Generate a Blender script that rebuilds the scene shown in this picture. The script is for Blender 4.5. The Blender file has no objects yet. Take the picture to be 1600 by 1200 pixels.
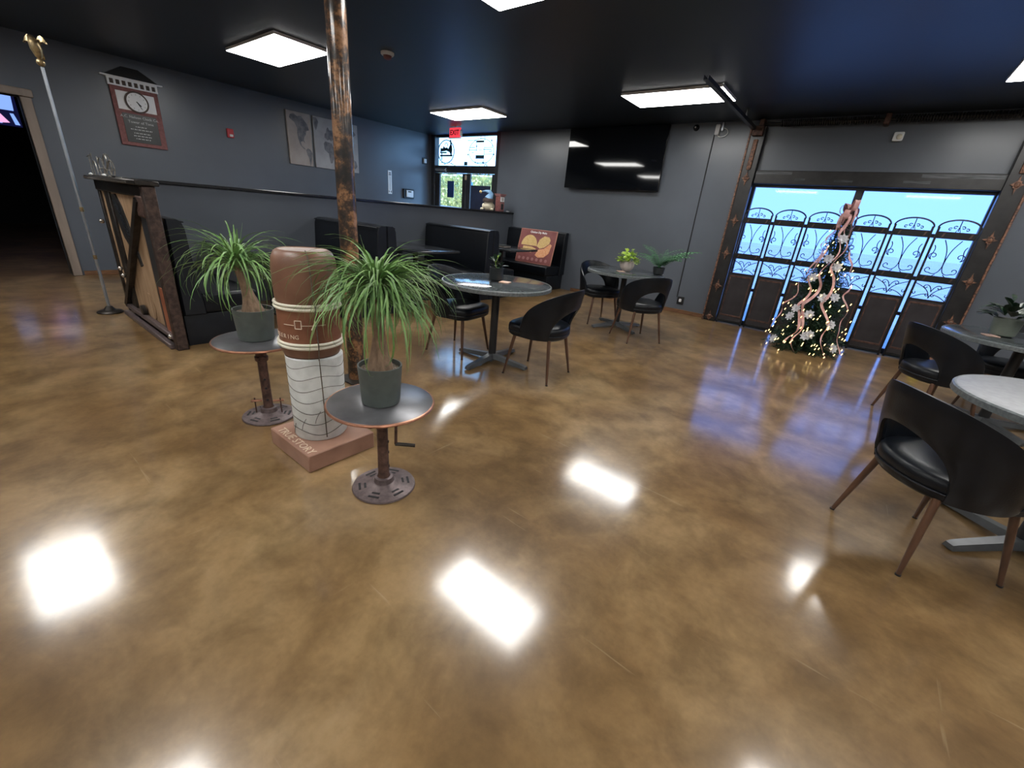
import bpy, bmesh, math, random
from mathutils import Vector, Matrix
random.seed(7)
PI = math.pi
R = math.radians
SC = bpy.context.scene
COL = SC.collection

# ---------------------------------------------------------------- camera, world, exposure
CAM_H, F_PX, PITCH, ROLL, YAW = 1.35, 655.94, .386697, -.0917781, -.6395554
_f = Vector((math.sin(YAW)*math.cos(PITCH), math.cos(YAW)*math.cos(PITCH), -math.sin(PITCH)))
_r = Vector((math.cos(YAW), -math.sin(YAW), 0))
_d = _f.cross(_r)
_r2 = _r*math.cos(ROLL) + _d*math.sin(ROLL)
_d2 = -_r*math.sin(ROLL) + _d*math.cos(ROLL)
cd = bpy.data.cameras.new('camera')
cam = bpy.data.objects.new('camera', cd)
COL.objects.link(cam)
cd.sensor_width = 36.0
cd.lens = 36.0*F_PX/1600.0
cd.clip_start = .02
cd.clip_end = 300
_m = Matrix((_r2, -_d2, -_f)).transposed().to_4x4()
_m.translation = (0, 0, CAM_H)
cam.matrix_world = _m
SC.camera = cam

w = bpy.data.worlds.new('sky')
SC.world = w
w.use_nodes = True
_bg = w.node_tree.nodes['Background']
_bg.inputs[0].default_value = (.27, .56, 1.0, 1)
_bg.inputs[1].default_value = 5.2

sd = bpy.data.lights.new('sun', 'SUN')
sd.energy = 4.5; sd.color = (1, .93, .8); sd.angle = R(.6)
sun = bpy.data.objects.new('sun', sd); COL.objects.link(sun)
sun.rotation_euler = (R(42), 0, R(-12))      # from behind the building, high: only the yard beyond gets it
PANEL_L = 15.5                      # radiance of the ceiling panels
SC.view_settings.view_transform = 'Standard'
SC.view_settings.look = 'None'
SC.view_settings.gamma = 1
SC.view_settings.use_curve_mapping = False
SC.view_settings.exposure = 0.36

# ---------------------------------------------------------------- room measures (metres)
XL, YB, ZC = -8.55, 7.44, 2.835      # left wall, back wall, ceiling
XR, YF = 6.4, -4.6
XP = -5.92                           # room face of the half-height partition

# ---------------------------------------------------------------- materials
MATS = {}
def nodes(name):
    m = bpy.data.materials.new(name)
    m.use_nodes = True
    nt = m.node_tree
    b = nt.nodes['Principled BSDF']
    MATS[name] = m
    return m, nt, b
def N(nt, t, **kw):
    n = nt.nodes.new(t)
    for k, v in kw.items():
        if k.startswith('i_'): n.inputs[k[2:].replace('_', ' ')].default_value = v
        else: setattr(n, k, v)
    return n
def rgba(c): return (c[0], c[1], c[2], 1)
def mat(name, c, rough=.5, metal=0, spec=.5, var=0, scale=8, bump=0, bscale=60, c2=None, emit=None, es=0, coat=0, ior=1.5, stretch=None, detail=4):
    """one procedural surface: a base colour broken up by noise, with fine relief"""
    m, nt, b = nodes(name)
    b.inputs['Roughness'].default_value = rough
    b.inputs['Metallic'].default_value = metal
    b.inputs['Specular IOR Level'].default_value = spec
    b.inputs['IOR'].default_value = ior
    b.inputs['Coat Weight'].default_value = coat
    b.inputs['Coat Roughness'].default_value = .1
    tc = N(nt, 'ShaderNodeTexCoord')
    src = tc.outputs['Object']
    if stretch:
        mp = N(nt, 'ShaderNodeMapping')
        mp.inputs['Scale'].default_value = stretch
        nt.links.new(src, mp.inputs[0]); src = mp.outputs[0]
    if c2 is None: c2 = tuple(min(1, x*(1+var)) for x in c)
    c1 = tuple(x*(1-var) for x in c) if var else c
    nz = N(nt, 'ShaderNodeTexNoise')
    nz.inputs['Scale'].default_value = scale
    nz.inputs['Detail'].default_value = detail
    nt.links.new(src, nz.inputs['Vector'])
    cr = N(nt, 'ShaderNodeValToRGB')
    cr.color_ramp.elements[0].position = .35
    cr.color_ramp.elements[1].position = .65
    cr.color_ramp.elements[0].color = rgba(c1)
    cr.color_ramp.elements[1].color = rgba(c2)
    nt.links.new(nz.outputs[0], cr.inputs[0])
    nt.links.new(cr.outputs[0], b.inputs['Base Color'])
    if bump:
        n2 = N(nt, 'ShaderNodeTexNoise')
        n2.inputs['Scale'].default_value = bscale
        nt.links.new(src, n2.inputs['Vector'])
        bp = N(nt, 'ShaderNodeBump')
        bp.inputs['Strength'].default_value = bump
        bp.inputs['Distance'].default_value = .01
        nt.links.new(n2.outputs[0], bp.inputs['Height'])
        nt.links.new(bp.outputs[0], b.inputs['Normal'])
    if emit:
        b.inputs['Emission Color'].default_value = rgba(emit)
        b.inputs['Emission Strength'].default_value = es
    return m

mat('wall_paint', (.098, .111, .133), .31, var=.06, scale=1.5, bump=.02, bscale=90)
mat('ceiling_paint', (.017, .025, .037), .42, var=.1, scale=1.2, bump=.03, bscale=70)
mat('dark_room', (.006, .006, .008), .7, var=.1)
mat('black_leather', (.004, .0055, .0085), .36, spec=.3, var=.2, scale=14, bump=.06, bscale=160)
mat('black_vinyl', (.007, .009, .013), .4, spec=.35, var=.2, scale=9, bump=.05, bscale=120)
mat('black_metal', (.011, .012, .014), .42, var=.2)
mat('frame_metal', (.022, .024, .028), .4, var=.2, scale=6)
mat('black_gloss', (.006, .006, .008), .08)
mat('screen_glass', (.004, .005, .007), .045, spec=.6)
mat('cap_wood', (.012, .012, .014), .25, var=.2)
mat('walnut_leg', (.085, .04, .022), .35, var=.35, scale=20, stretch=(1, 1, .2))
mat('table_dark', (.058, .066, .07), .13, var=.3, scale=40, spec=.6)
mat('table_edge', (.13, .145, .15), .4, var=.25, scale=60)
mat('table_light', (.23, .235, .25), .45, var=.1, scale=30)
mat('booth_table', (.03, .033, .038), .14, var=.2, scale=20)
mat('cast_grey', (.09, .095, .1), .38, metal=.4, var=.2)
mat('baseboard_wood', (.16, .075, .035), .45, var=.3, scale=10, stretch=(1, 1, 6))
mat('casing_wood', (.24, .19, .155), .55, var=.12, scale=14, stretch=(1, 1, .15))
mat('rust_iron', (.1, .055, .042), .55, metal=.45, var=.45, scale=30, bump=.3, bscale=90)
mat('rust_dark', (.055, .034, .027), .55, metal=.4, var=.45, scale=30, bump=.3, bscale=90)
mat('base_iron', (.15, .115, .115), .45, metal=.5, var=.2, scale=40, bump=.1)
mat('pewter', (.14, .14, .15), .36, metal=.6, var=.25, scale=7)
mat('copper', (.42, .2, .13), .35, metal=.8, var=.2, scale=20)
mat('copper_patch', (.26, .125, .075), .55, metal=.25, c2=(.05, .03, .025), scale=45, bump=.3, bscale=80)
mat('planter_grey', (.082, .096, .088), .5, var=.1, scale=20)
mat('soil', (.07, .05, .035), .9, c2=(.3, .24, .19), scale=120, bump=.6, bscale=150)
mat('bark', (.3, .2, .13), .85, c2=(.17, .11, .07), scale=40, bump=.5, bscale=90, stretch=(1, 1, .4))
mat('palm_leaf', (.085, .2, .05), .45, c2=(.22, .37, .12), scale=9)
mat('lime_leaf', (.3, .5, .04), .5, c2=(.52, .68, .09), scale=18)
mat('fern_leaf', (.03, .13, .05), .5, c2=(.07, .23, .09), scale=20)
mat('dark_leaf', (.008, .022, .012), .35, c2=(.02, .05, .022), scale=20)
mat('pale_leaf', (.3, .42, .36), .45, c2=(.55, .66, .58), scale=30)
mat('pine_needle', (.008, .03, .015), .6, c2=(.025, .075, .035), scale=12)
mat('pine_trunk', (.06, .035, .02), .8, var=.3)
mat('ribbon_pink', (.5, .25, .23), .55, c2=(.72, .45, .43), scale=15, bump=.2, bscale=60)
mat('petal_white', (.42, .42, .46), .6, c2=(.6, .6, .63), scale=30)
mat('clay', (.125, .058, .035), .4, c2=(.2, .1, .062), scale=6, detail=6)
mat('clay_band', (.18, .068, .036), .42, c2=(.24, .1, .055), scale=12)
mat('clay_dark', (.05, .025, .016), .5, var=.3)
mat('plinth_clay', (.26, .135, .09), .5, c2=(.33, .18, .125), scale=8)
mat('cream_glaze', (.72, .68, .56), .3, var=.06)
mat('white_clay', (.56, .58, .57), .5, c2=(.7, .72, .71), scale=14, bump=.25, bscale=14)
mat('seam_dark', (.07, .06, .05), .7, var=.2)
mat('letter_cream', (.62, .5, .38), .6, var=.1)
mat('rope', (.12, .1, .075), .8, var=.3, scale=60)
mat('plywood', (.27, .165, .09), .5, c2=(.4, .27, .165), scale=4, stretch=(5, 5, .7), detail=7)
mat('plywood_red', (.24, .075, .035), .5, var=.3, scale=6)
mat('steel_dark', (.035, .03, .027), .4, metal=.6, var=.4, scale=16)
mat('steel_bright', (.55, .5, .45), .25, metal=.9, var=.15)
mat('feather_black', (.006, .006, .007), .5, var=.2, scale=40, bump=.4, bscale=40)
mat('pole_silver', (.4, .43, .46), .3, metal=.75, var=.1)
mat('gold', (.45, .33, .16), .35, metal=.8, c2=(.2, .15, .09), scale=40)
mat('wire', (.32, .3, .27), .35, metal=.8, var=.3, scale=40)
mat('canvas', (.33, .28, .25), .75, c2=(.4, .35, .32), scale=5, bump=.1, bscale=250)
mat('canvas_pale', (.32, .31, .31), .75, c2=(.4, .39, .39), scale=5, bump=.1, bscale=250)
mat('map_ink', (.11, .11, .125), .8, c2=(.22, .21, .21), scale=14, detail=8)
mat('brick_red', (.17, .055, .05), .6, c2=(.24, .09, .085), scale=30)
mat('white_paint', (.86, .86, .88), .5, var=.04)
mat('plastic_white', (.7, .71, .72), .4, var=.03)
mat('ink_black', (.01, .01, .012), .6)
mat('plaque_black', (.02, .022, .022), .35, var=.3, scale=12)
mat('print_silver', (.55, .56, .56), .6)
mat('roof_black', (.008, .008, .009), .6)
mat('alarm_red', (.45, .04, .05), .4)
mat('exit_red', (.6, .02, .03), .5, emit=(1, .06, .09), es=.75)
mat('exit_letter', (.2, .01, .02), .6)
mat('poster_red', (.2, .055, .055), .5, c2=(.25, .085, .08), scale=5)
mat('poster_tan', (.62, .4, .15), .6, c2=(.75, .55, .25), scale=60)
mat('poster_orange', (.72, .28, .12), .6, c2=(.8, .45, .25), scale=50)
mat('poster_pale', (.42, .2, .2), .6)
mat('poster_edge', (.55, .25, .17), .5)
mat('gnome_cream', (.6, .53, .4), .8, c2=(.7, .64, .5), scale=30, stretch=(6, 6, 1))
mat('gnome_blue', (.1, .22, .38), .8, c2=(.2, .34, .52), scale=14, bump=.3, bscale=60)
mat('gnome_brown', (.06, .04, .035), .85, var=.3)
mat('gnome_gold', (.5, .36, .16), .6, var=.2)
mat('screen_blue', (.02, .02, .03), .4, emit=(.25, .42, 1.0), es=.9)
mat('screen_pink', (.02, .02, .03), .4, emit=(1.0, .5, .85), es=.8)
mat('screen_navy', (.01, .01, .02), .4, emit=(.01, .012, .07), es=.4)
mat('gate_iron', (.01, .01, .011), .4, metal=.3, var=.2)
mat('gate_panel', (.026, .023, .026), .38, var=.25, scale=5)
mat('gate_bronze', (.085, .045, .035), .45, metal=.3, var=.4, scale=25)
mat('post_black', (.014, .013, .013), .35, var=.4, scale=9)
mat('reflection_sign_metal', (.11, .113, .12), .4, metal=.5, c2=(.025, .028, .03), scale=5, stretch=(1, 1, 18))  # grey bands: painted reflections on the header beam, also the sign over the exit door
mat('ground_pale', (.46, .57, .6), .9, var=.1, scale=.5)
mat('hedge_leaf', (.42, .44, .12), .7, c2=(.78, .74, .38), scale=2.5)
mat('hedge_core', (.25, .27, .1), .9, var=.4, scale=5)
mat('car_blue', (.03, .1, .42), .3, var=.1, coat=.5)
mat('car_glass', (.02, .03, .05), .1)
mat('tyre', (.02, .02, .02), .8)
mat('sign_blue', (.015, .05, .2), .5, var=.1)
mat('post_blue', (.1, .28, .5), .5)
mat('notice_navy', (.02, .03, .07), .6, var=.3, scale=4)
mat('decal_teal', (.03, .09, .13), .6, var=.1)
mat('yellow_card', (.75, .62, .02), .6)
mat('coaster', (.55, .36, .26), .7, c2=(.68, .48, .38), scale=30)
mat('planter_black', (.02, .024, .026), .45, var=.2, scale=18)
mat('planter_white', (.55, .48, .44), .5, var=.12, scale=12)
mat('planter_sage', (.13, .15, .125), .5, var=.12, scale=12)
mat('shaft_black', (.012, .012, .013), .4, metal=.3, var=.3)
mat('bulb_warm', (.8, .6, .2), .4, emit=(1, .66, .25), es=3.5)

def emission(name, c, s):
    m, nt, b = nodes(name)
    e = N(nt, 'ShaderNodeEmission')
    e.inputs[0].default_value = rgba(c); e.inputs[1].default_value = s
    nt.links.new(e.outputs[0], nt.nodes['Material Output'].inputs[0])
    return m
emission('panel_light', (1, .985, .95), PANEL_L)

def pane(name, tint, gloss=.06):
    """thin sheet of glass: straight-through light, tinted, plus a clear reflection"""
    m, nt, b = nodes(name)
    t = N(nt, 'ShaderNodeBsdfTransparent'); t.inputs[0].default_value = rgba(tint)
    g = N(nt, 'ShaderNodeBsdfGlossy'); g.inputs['Roughness'].default_value = .03
    mx = N(nt, 'ShaderNodeMixShader'); mx.inputs[0].default_value = gloss
    nt.links.new(t.outputs[0], mx.inputs[1]); nt.links.new(g.outputs[0], mx.inputs[2])
    nt.links.new(mx.outputs[0], nt.nodes['Material Output'].inputs[0])
pane('glass_clear', (.97, .98, .98), .05)
pane('glass_film', (.505, .52, .67), .03)

def floor_material():
    m, nt, b = nodes('stained_concrete')
    tc = N(nt, 'ShaderNodeTexCoord')
    def noise(scale, det=6, dist=0, mp=None):
        n = N(nt, 'ShaderNodeTexNoise')
        n.inputs['Scale'].default_value = scale; n.inputs['Detail'].default_value = det
        n.inputs['Roughness'].default_value = .6; n.inputs['Distortion'].default_value = dist
        if mp:
            mm = N(nt, 'ShaderNodeMapping'); mm.inputs['Scale'].default_value = mp[0]; mm.inputs['Rotation'].default_value = (0, 0, mp[1])
            nt.links.new(tc.outputs['Object'], mm.inputs[0]); nt.links.new(mm.outputs[0], n.inputs['Vector'])
        else: nt.links.new(tc.outputs['Object'], n.inputs['Vector'])
        return n.outputs[0]
    def ramp(src, stops):
        r = N(nt, 'ShaderNodeValToRGB')
        e = r.color_ramp.elements
        while len(e) < len(stops): e.new(.5)
        for k, (p, c) in enumerate(stops): e[k].position = p; e[k].color = rgba(c)
        nt.links.new(src, r.inputs[0]); return r.outputs[0]
    def mix(a, c, fac, mode='MIX'):
        x = N(nt, 'ShaderNodeMix', data_type='RGBA', blend_type=mode)
        for s, v in ((0, fac), (6, a), (7, c)):
            if isinstance(v, (int, float)): x.inputs[s].default_value = v
            elif isinstance(v, tuple): x.inputs[s].default_value = rgba(v)
            else: nt.links.new(v, x.inputs[s])
        return x.outputs[2]
    base = ramp(noise(1.1, 8, .6), [(.3, (.11, .062, .025)), (.47, (.18, .109, .047)), (.6, (.25, .162, .077)), (.75, (.32, .225, .125))])
    mott = ramp(noise(4.5, 8, .3), [(.35, (.7, .68, .65)), (.6, (1.24, 1.24, 1.24))])
    c = mix(base, mott, .85, 'MULTIPLY')
    rusty = ramp(noise(.7, 5, .4), [(.52, (0, 0, 0)), (.72, (1, 1, 1))])
    c = mix(c, (.2, .105, .036), N2F(nt, rusty, .3))
    fine = ramp(noise(38, 4), [(.3, (.88, .88, .88)), (.7, (1.1, 1.1, 1.1))])
    c = mix(c, fine, .6, 'MULTIPLY')
    scr = ramp(noise(3.2, 3, 0, ((.45, 9, 1), .7)), [(.69, (0, 0, 0)), (.75, (1, 1, 1))])
    c = mix(c, (.5, .4, .26), N2F(nt, scr, .22))
    scr2 = ramp(noise(2.6, 3, 0, ((8, .5, 1), .35)), [(.7, (0, 0, 0)), (.76, (1, 1, 1))])
    c = mix(c, (.5, .4, .26), N2F(nt, scr2, .18))
    nt.links.new(c, b.inputs['Base Color'])
    rr = ramp(noise(2.2, 6), [(.3, (.1, .1, .1)), (.7, (.16, .16, .16))])
    nt.links.new(rr, b.inputs['Roughness'])
    b.inputs['IOR'].default_value = 2.05
    bp = N(nt, 'ShaderNodeBump'); bp.inputs['Strength'].default_value = .012; bp.inputs['Distance'].default_value = .01
    nt.links.new(noise(7, 3), bp.inputs['Height'])
    nt.links.new(bp.outputs[0], b.inputs['Normal'])
    b2 = N(nt, 'ShaderNodeBsdfPrincipled')           # worn haze of the sealer: a broad lobe under the clear one
    nt.links.new(c, b2.inputs['Base Color']); b2.inputs['Roughness'].default_value = .31; b2.inputs['IOR'].default_value = 1.55
    mx = N(nt, 'ShaderNodeMixShader'); mx.inputs[0].default_value = .35
    nt.links.new(b.outputs[0], mx.inputs[1]); nt.links.new(b2.outputs[0], mx.inputs[2])
    nt.links.new(mx.outputs[0], nt.nodes['Material Output'].inputs[0])
def N2F(nt, col, k):
    mu = N(nt, 'ShaderNodeMath', operation='MULTIPLY'); mu.inputs[1].default_value = k
    nt.links.new(col, mu.inputs[0]); return mu.outputs[0]
floor_material()

def patina_material():
    m, nt, b = nodes('patina_steel')
    tc = N(nt, 'ShaderNodeTexCoord')
    n = N(nt, 'ShaderNodeTexNoise'); n.inputs['Scale'].default_value = 9; n.inputs['Detail'].default_value = 8; n.inputs['Roughness'].default_value = .7
    nt.links.new(tc.outputs['Object'], n.inputs['Vector'])
    r = N(nt, 'ShaderNodeValToRGB'); e = r.color_ramp.elements
    st = [(.4, (.012, .01, .009)), (.5, (.06, .032, .018)), (.56, (.25, .12, .05)), (.66, (.36, .2, .11))]
    while len(e) < 4: e.new(.5)
    for k, (p, c) in enumerate(st): e[k].position = p; e[k].color = rgba(c)
    nt.links.new(n.outputs[0], r.inputs[0]); nt.links.new(r.outputs[0], b.inputs['Base Color'])
    b.inputs['Roughness'].default_value = .5; b.inputs['Metallic'].default_value = .25
    b.inputs['Coat Weight'].default_value = .8; b.inputs['Coat Roughness'].default_value = .12
patina_material()

# ---------------------------------------------------------------- mesh builder
def loopz(pts): return [Vector(p) for p in pts]
class MB:
    def __init__(s): s.v = []; s.f = []
    def add(s, v, f, mx=None):
        o = len(s.v)
        s.v += [tuple(mx @ Vector(p)) if mx else tuple(p) for p in v]
        s.f += [tuple(i+o for i in q) for q in f]
        return s
    def box(s, a, b, bev=0, mx=None, seg=1):
        x0, y0, z0 = a; x1, y1, z1 = b
        if bev:
            bm = bmesh.new(); bmesh.ops.create_cube(bm, size=1)
            for q in bm.verts: q.co = Vector(((x0+x1)/2+q.co.x*(x1-x0), (y0+y1)/2+q.co.y*(y1-y0), (z0+z1)/2+q.co.z*(z1-z0)))
            bmesh.ops.bevel(bm, geom=bm.edges[:], offset=bev, segments=seg, affect='EDGES', profile=.5)
            bm.verts.index_update()
            s.add([q.co.copy() for q in bm.verts], [tuple(q.index for q in f.verts) for f in bm.faces], mx); bm.free()
            return s
        v = [(x, y, z) for z in (z0, z1) for y in (y0, y1) for x in (x0, x1)]
        return s.add(v, [(0, 2, 3, 1), (4, 5, 7, 6), (0, 1, 5, 4), (2, 6, 7, 3), (0, 4, 6, 2), (1, 3, 7, 5)], mx)
    def tube(s, pts, r, n=6, closed=False, mx=None, caps=True, flat=1.0):
        pts = [Vector(p) for p in pts]; k = len(pts)
        rs = r if isinstance(r, (list, tuple)) else [r]*k
        T = []
        for i in range(k):
            a = pts[(i-1) % k] if (closed or i > 0) else pts[0]
            b = pts[(i+1) % k] if (closed or i < k-1) else pts[-1]
            t = (b-a); T.append(t.normalized() if t.length > 1e-9 else Vector((0, 0, 1)))
        u = T[0].orthogonal().normalized(); V = []
        for i in range(k):
            u = (u - T[i]*u.dot(T[i]))
            u = u.normalized() if u.length > 1e-6 else T[i].orthogonal().normalized()
            w_ = T[i].cross(u)
            for j in range(n):
                a = 2*PI*j/n; V.append(pts[i]+(u*math.cos(a)+w_*math.sin(a)*flat)*rs[i])
        F = []
        for i in range(k if closed else k-1):
            i2 = (i+1) % k
            for j in range(n): F.append((i*n+j, i*n+(j+1) % n, i2*n+(j+1) % n, i2*n+j))
        if caps and not closed: F += [tuple(range(n))[::-1], tuple((k-1)*n+j for j in range(n))]
        return s.add(V, F, mx)
    def lathe(s, prof, n=32, mx=None, cap0=True, cap1=True):
        V = []; F = []; k = len(prof)
        for r, z in prof:
            for j in range(n): a = 2*PI*j/n; V.append((r*math.cos(a), r*math.sin(a), z))
        for i in range(k-1):
            for j in range(n): F.append((i*n+j, i*n+(j+1) % n, (i+1)*n+(j+1) % n, (i+1)*n+j))
        if cap0: F.append(tuple(range(n))[::-1])
        if cap1: F.append(tuple((k-1)*n+j for j in range(n)))
        return s.add(V, F, mx)
    def loft(s, rings, cap0=True, cap1=True, mx=None):
        n = len(rings[0]); V = [p for r in rings for p in r]; F = []
        for i in range(len(rings)-1):
            for j in range(n): F.append((i*n+j, i*n+(j+1) % n, (i+1)*n+(j+1) % n, (i+1)*n+j))
        if cap0: F.append(tuple(range(n))[::-1])
        if cap1: F.append(tuple((len(rings)-1)*n+j for j in range(n)))
        return s.add(V, F, mx)
    def prism(s, poly, t, mx=None):
        """poly in local xy, thickness t along z"""
        n = len(poly); V = [(x, y, 0) for x, y in poly]+[(x, y, t) for x, y in poly]
        F = [tuple(range(n))[::-1], tuple(range(n, 2*n))]+[(j, (j+1) % n, n+(j+1) % n, n+j) for j in range(n)]
        return s.add(V, F, mx)
    def sphere(s, c, r, n=12, m=8, mx=None):
        rr = r if isinstance(r, (tuple, list)) else (r, r, r)
        prof = []
        V = []; F = []
        for i in range(m+1):
            t = PI*i/m
            for j in range(n):
                a = 2*PI*j/n
                V.append((c[0]+rr[0]*math.sin(t)*math.cos(a), c[1]+rr[1]*math.sin(t)*math.sin(a), c[2]-rr[2]*math.cos(t)))
        for i in range(m):
            for j in range(n): F.append((i*n+j, i*n+(j+1) % n, (i+1)*n+(j+1) % n, (i+1)*n+j))
        return s.add(V, F, mx)
    def blade(s, pts, widths, side, fold=.0, mx=None):
        """leaf strip along pts, width across 'side' vectors"""
        V = []; F = []
        for p, wd, sd in zip(pts, widths, side):
            p = Vector(p); sd = Vector(sd)
            V += [p-sd*wd, p+Vector((0, 0, -fold*wd)), p+sd*wd]
        for i in range(len(pts)-1):
            a = i*3; F += [(a, a+1, a+4, a+3), (a+1, a+2, a+5, a+4)]
        return s.add(V, F, mx)
    def mesh(s, name, smooth=40):
        me = bpy.data.meshes.new(name); me.from_pydata(s.v, [], s.f); me.update()
        bm = bmesh.new(); bm.from_mesh(me); bmesh.ops.remove_doubles(bm, verts=bm.verts, dist=1e-6)
        bmesh.ops.recalc_face_normals(bm, faces=bm.faces) ; bm.to_mesh(me); bm.free()
        if smooth:
            me.shade_smooth(); me.set_sharp_from_angle(angle=R(smooth))
        return me
    def build(s, name, m, parent=None, smooth=40, loc=None, rz=0):
        me = s.mesh(name, smooth); me.materials.append(MATS[m])
        o = bpy.data.objects.new(name, me); COL.objects.link(o)
        if parent: o.parent = parent
        if loc is not None: o.location = loc
        o.rotation_euler.z = rz
        return o
def tag(o, label, cat, group=None):
    o['label'] = label; o['category'] = cat
    if group: o['group'] = group
    return o
def thing(name, label, cat, loc=(0, 0, 0), rz=0, group=None):
    o = bpy.data.objects.new(name, None); COL.objects.link(o)
    o.empty_display_size = .05
    o.location = loc; o.rotation_euler.z = rz
    return tag(o, label, cat, group)
def struct(o): o['kind'] = 'structure'; return o
def stuff(o): o['kind'] = 'stuff'; return o
def obj(me, name, parent=None, loc=(0, 0, 0), rot=(0, 0, 0)):
    o = bpy.data.objects.new(name, me); COL.objects.link(o)
    if parent: o.parent = parent
    o.location = loc; o.rotation_euler = rot
    return o
def copy_tree(o, parent=None):
    c = o.copy(); COL.objects.link(c)
    if parent: c.parent = parent
    for ch in list(o.children): copy_tree(ch, c)
    return c
_txt = {}
def text_mb(mb, s, size, mx, ext=.0008, align='CENTER', weight=0.0):
    """adds flat lettering (local xy plane, facing +z) to a builder"""
    key = (s, size, ext, align, weight)
    if key not in _txt:
        cu = bpy.data.curves.new('lettering', 'FONT'); cu.body = s; cu.size = size; cu.extrude = ext; cu.resolution_u = 2
        cu.align_x = align; cu.align_y = 'CENTER'; cu.offset = weight
        to = bpy.data.objects.new('lettering', cu)
        me = bpy.data.meshes.new_from_object(to)
        _txt[key] = ([v.co.copy() for v in me.vertices], [tuple(p.vertices) for p in me.polygons])
        bpy.data.objects.remove(to); bpy.data.curves.remove(cu); bpy.data.meshes.remove(me)
    v, f = _txt[key]
    return mb.add(v, f, mx)
def frame_mx(o, x, y):
    """matrix with local x, y axes given, z = x cross y"""
    x = Vector(x).normalized(); y = Vector(y).normalized(); z = x.cross(y)
    m = Matrix((x, y, z)).transposed().to_4x4(); m.translation = o
    return m
ON_BACK = lambda x, y, z: frame_mx((x, y, z), (1, 0, 0), (0, 0, 1))      # faces -y (into the room)
ON_LEFT = lambda x, y, z: frame_mx((x, y, z), (0, 1, 0), (0, 0, 1))      # faces +x (into the room)
def spiral(c, r0, r1, a0, turns, n=14):
    return [(c[0]+(r0+(r1-r0)*t)*math.cos(a0+turns*2*PI*t), c[1]+(r0+(r1-r0)*t)*math.sin(a0+turns*2*PI*t)) for t in [i/n for i in range(n+1)]]
def bez(p0, p1, p2, p3, n=10):
    out = []
    for i in range(n+1):
        t = i/n; q = 1-t
        out.append(tuple(q**3*a+3*q*q*t*b+3*q*t*t*c+t**3*d for a, b, c, d in zip(p0, p1, p2, p3)))
    return out

# ================================================================ THE SETTING
struct(MB().box((-17.5, YF-.2, -.2), (XR+.2, YB+.2, 0)).build('floor', 'stained_concrete', smooth=0))
struct(MB().box((XL-.2, YF-.2, ZC), (XR+.2, YB+.2, ZC+.2)).build('ceiling', 'ceiling_paint', smooth=0))
# back wall with the exit-door opening and the roll-up-door opening
EX0, EX1 = -8.49, -6.40
GX0, GX1, GZ = -1.56, 1.07, 2.03
b = MB()
b.box((XL-.2, YB, 0), (EX0, YB+.2, ZC)); b.box((EX1, YB, 0), (GX0, YB+.2, ZC)); b.box((GX1, YB, 0), (XR+.2, YB+.2, ZC))
b.box((GX0, YB, GZ), (GX1, YB+.2, ZC))
struct(b.build('wall_back', 'wall_paint', smooth=0))
# left wall with the dark doorway
DY0, DY1, DZ = -1.35, .93, 2.15
b = MB()
b.box((XL-.2, DY1, 0), (XL, YB, ZC)); b.box((XL-.2, YF, 0), (XL, DY0, ZC)); b.box((XL-.2, DY0, DZ), (XL, DY1, ZC))
struct(b.build('wall_left', 'wall_paint', smooth=0))
struct(MB().box((XR, YF, 0), (XR+.2, YB, ZC)).build('wall_right', 'wall_paint', smooth=0))
struct(MB().box((XL, YF-.2, 0), (XR, YF, ZC)).build('wall_front', 'wall_paint', smooth=0))
# unlit room behind the doorway
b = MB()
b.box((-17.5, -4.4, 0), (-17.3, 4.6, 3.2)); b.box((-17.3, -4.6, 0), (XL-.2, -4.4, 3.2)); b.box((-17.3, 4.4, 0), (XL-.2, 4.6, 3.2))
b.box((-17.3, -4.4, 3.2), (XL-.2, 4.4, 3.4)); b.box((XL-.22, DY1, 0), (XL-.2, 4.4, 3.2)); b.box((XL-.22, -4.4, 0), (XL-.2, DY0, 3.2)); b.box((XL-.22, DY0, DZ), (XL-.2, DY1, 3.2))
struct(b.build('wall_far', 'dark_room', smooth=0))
# half-height partition with its cap
pw = struct(MB().box((XP-.12, 1.08, 0), (XP, YB, 1.312)).build('wall_partition', 'wall_paint', smooth=0))
MB().box((XP-.15, 1.08, 1.312), (XP+.03, YB-.002, 1.345), .006).build('cap_rail', 'cap_wood', pw)
# baseboards
struct(MB().box((-4.3, YB-.014, 0), (GX0-.16, YB, .062), .003).build('baseboard_back', 'baseboard_wood'))
struct(MB().box((1.24, YB-.014, 0), (XR, YB, .062), .003).build('baseboard_right', 'baseboard_wood'))
struct(MB().box((XL, 1.05, 0), (XL+.014, YB, .062), .003).build('baseboard_left', 'baseboard_wood'))
# casing of the dark doorway
b = MB()
b.box((XL-.1, DY1, 0), (XL+.03, DY1+.1, DZ), .008); b.box((XL-.1, DY0-.1, 0), (XL+.03, DY0, DZ), .008)
b.box((XL-.1, DY0-.13, DZ), (XL+.05, DY1+.12, DZ+.085), .012, seg=2)
struct(b.build('trim_1', 'casing_wood'))

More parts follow.
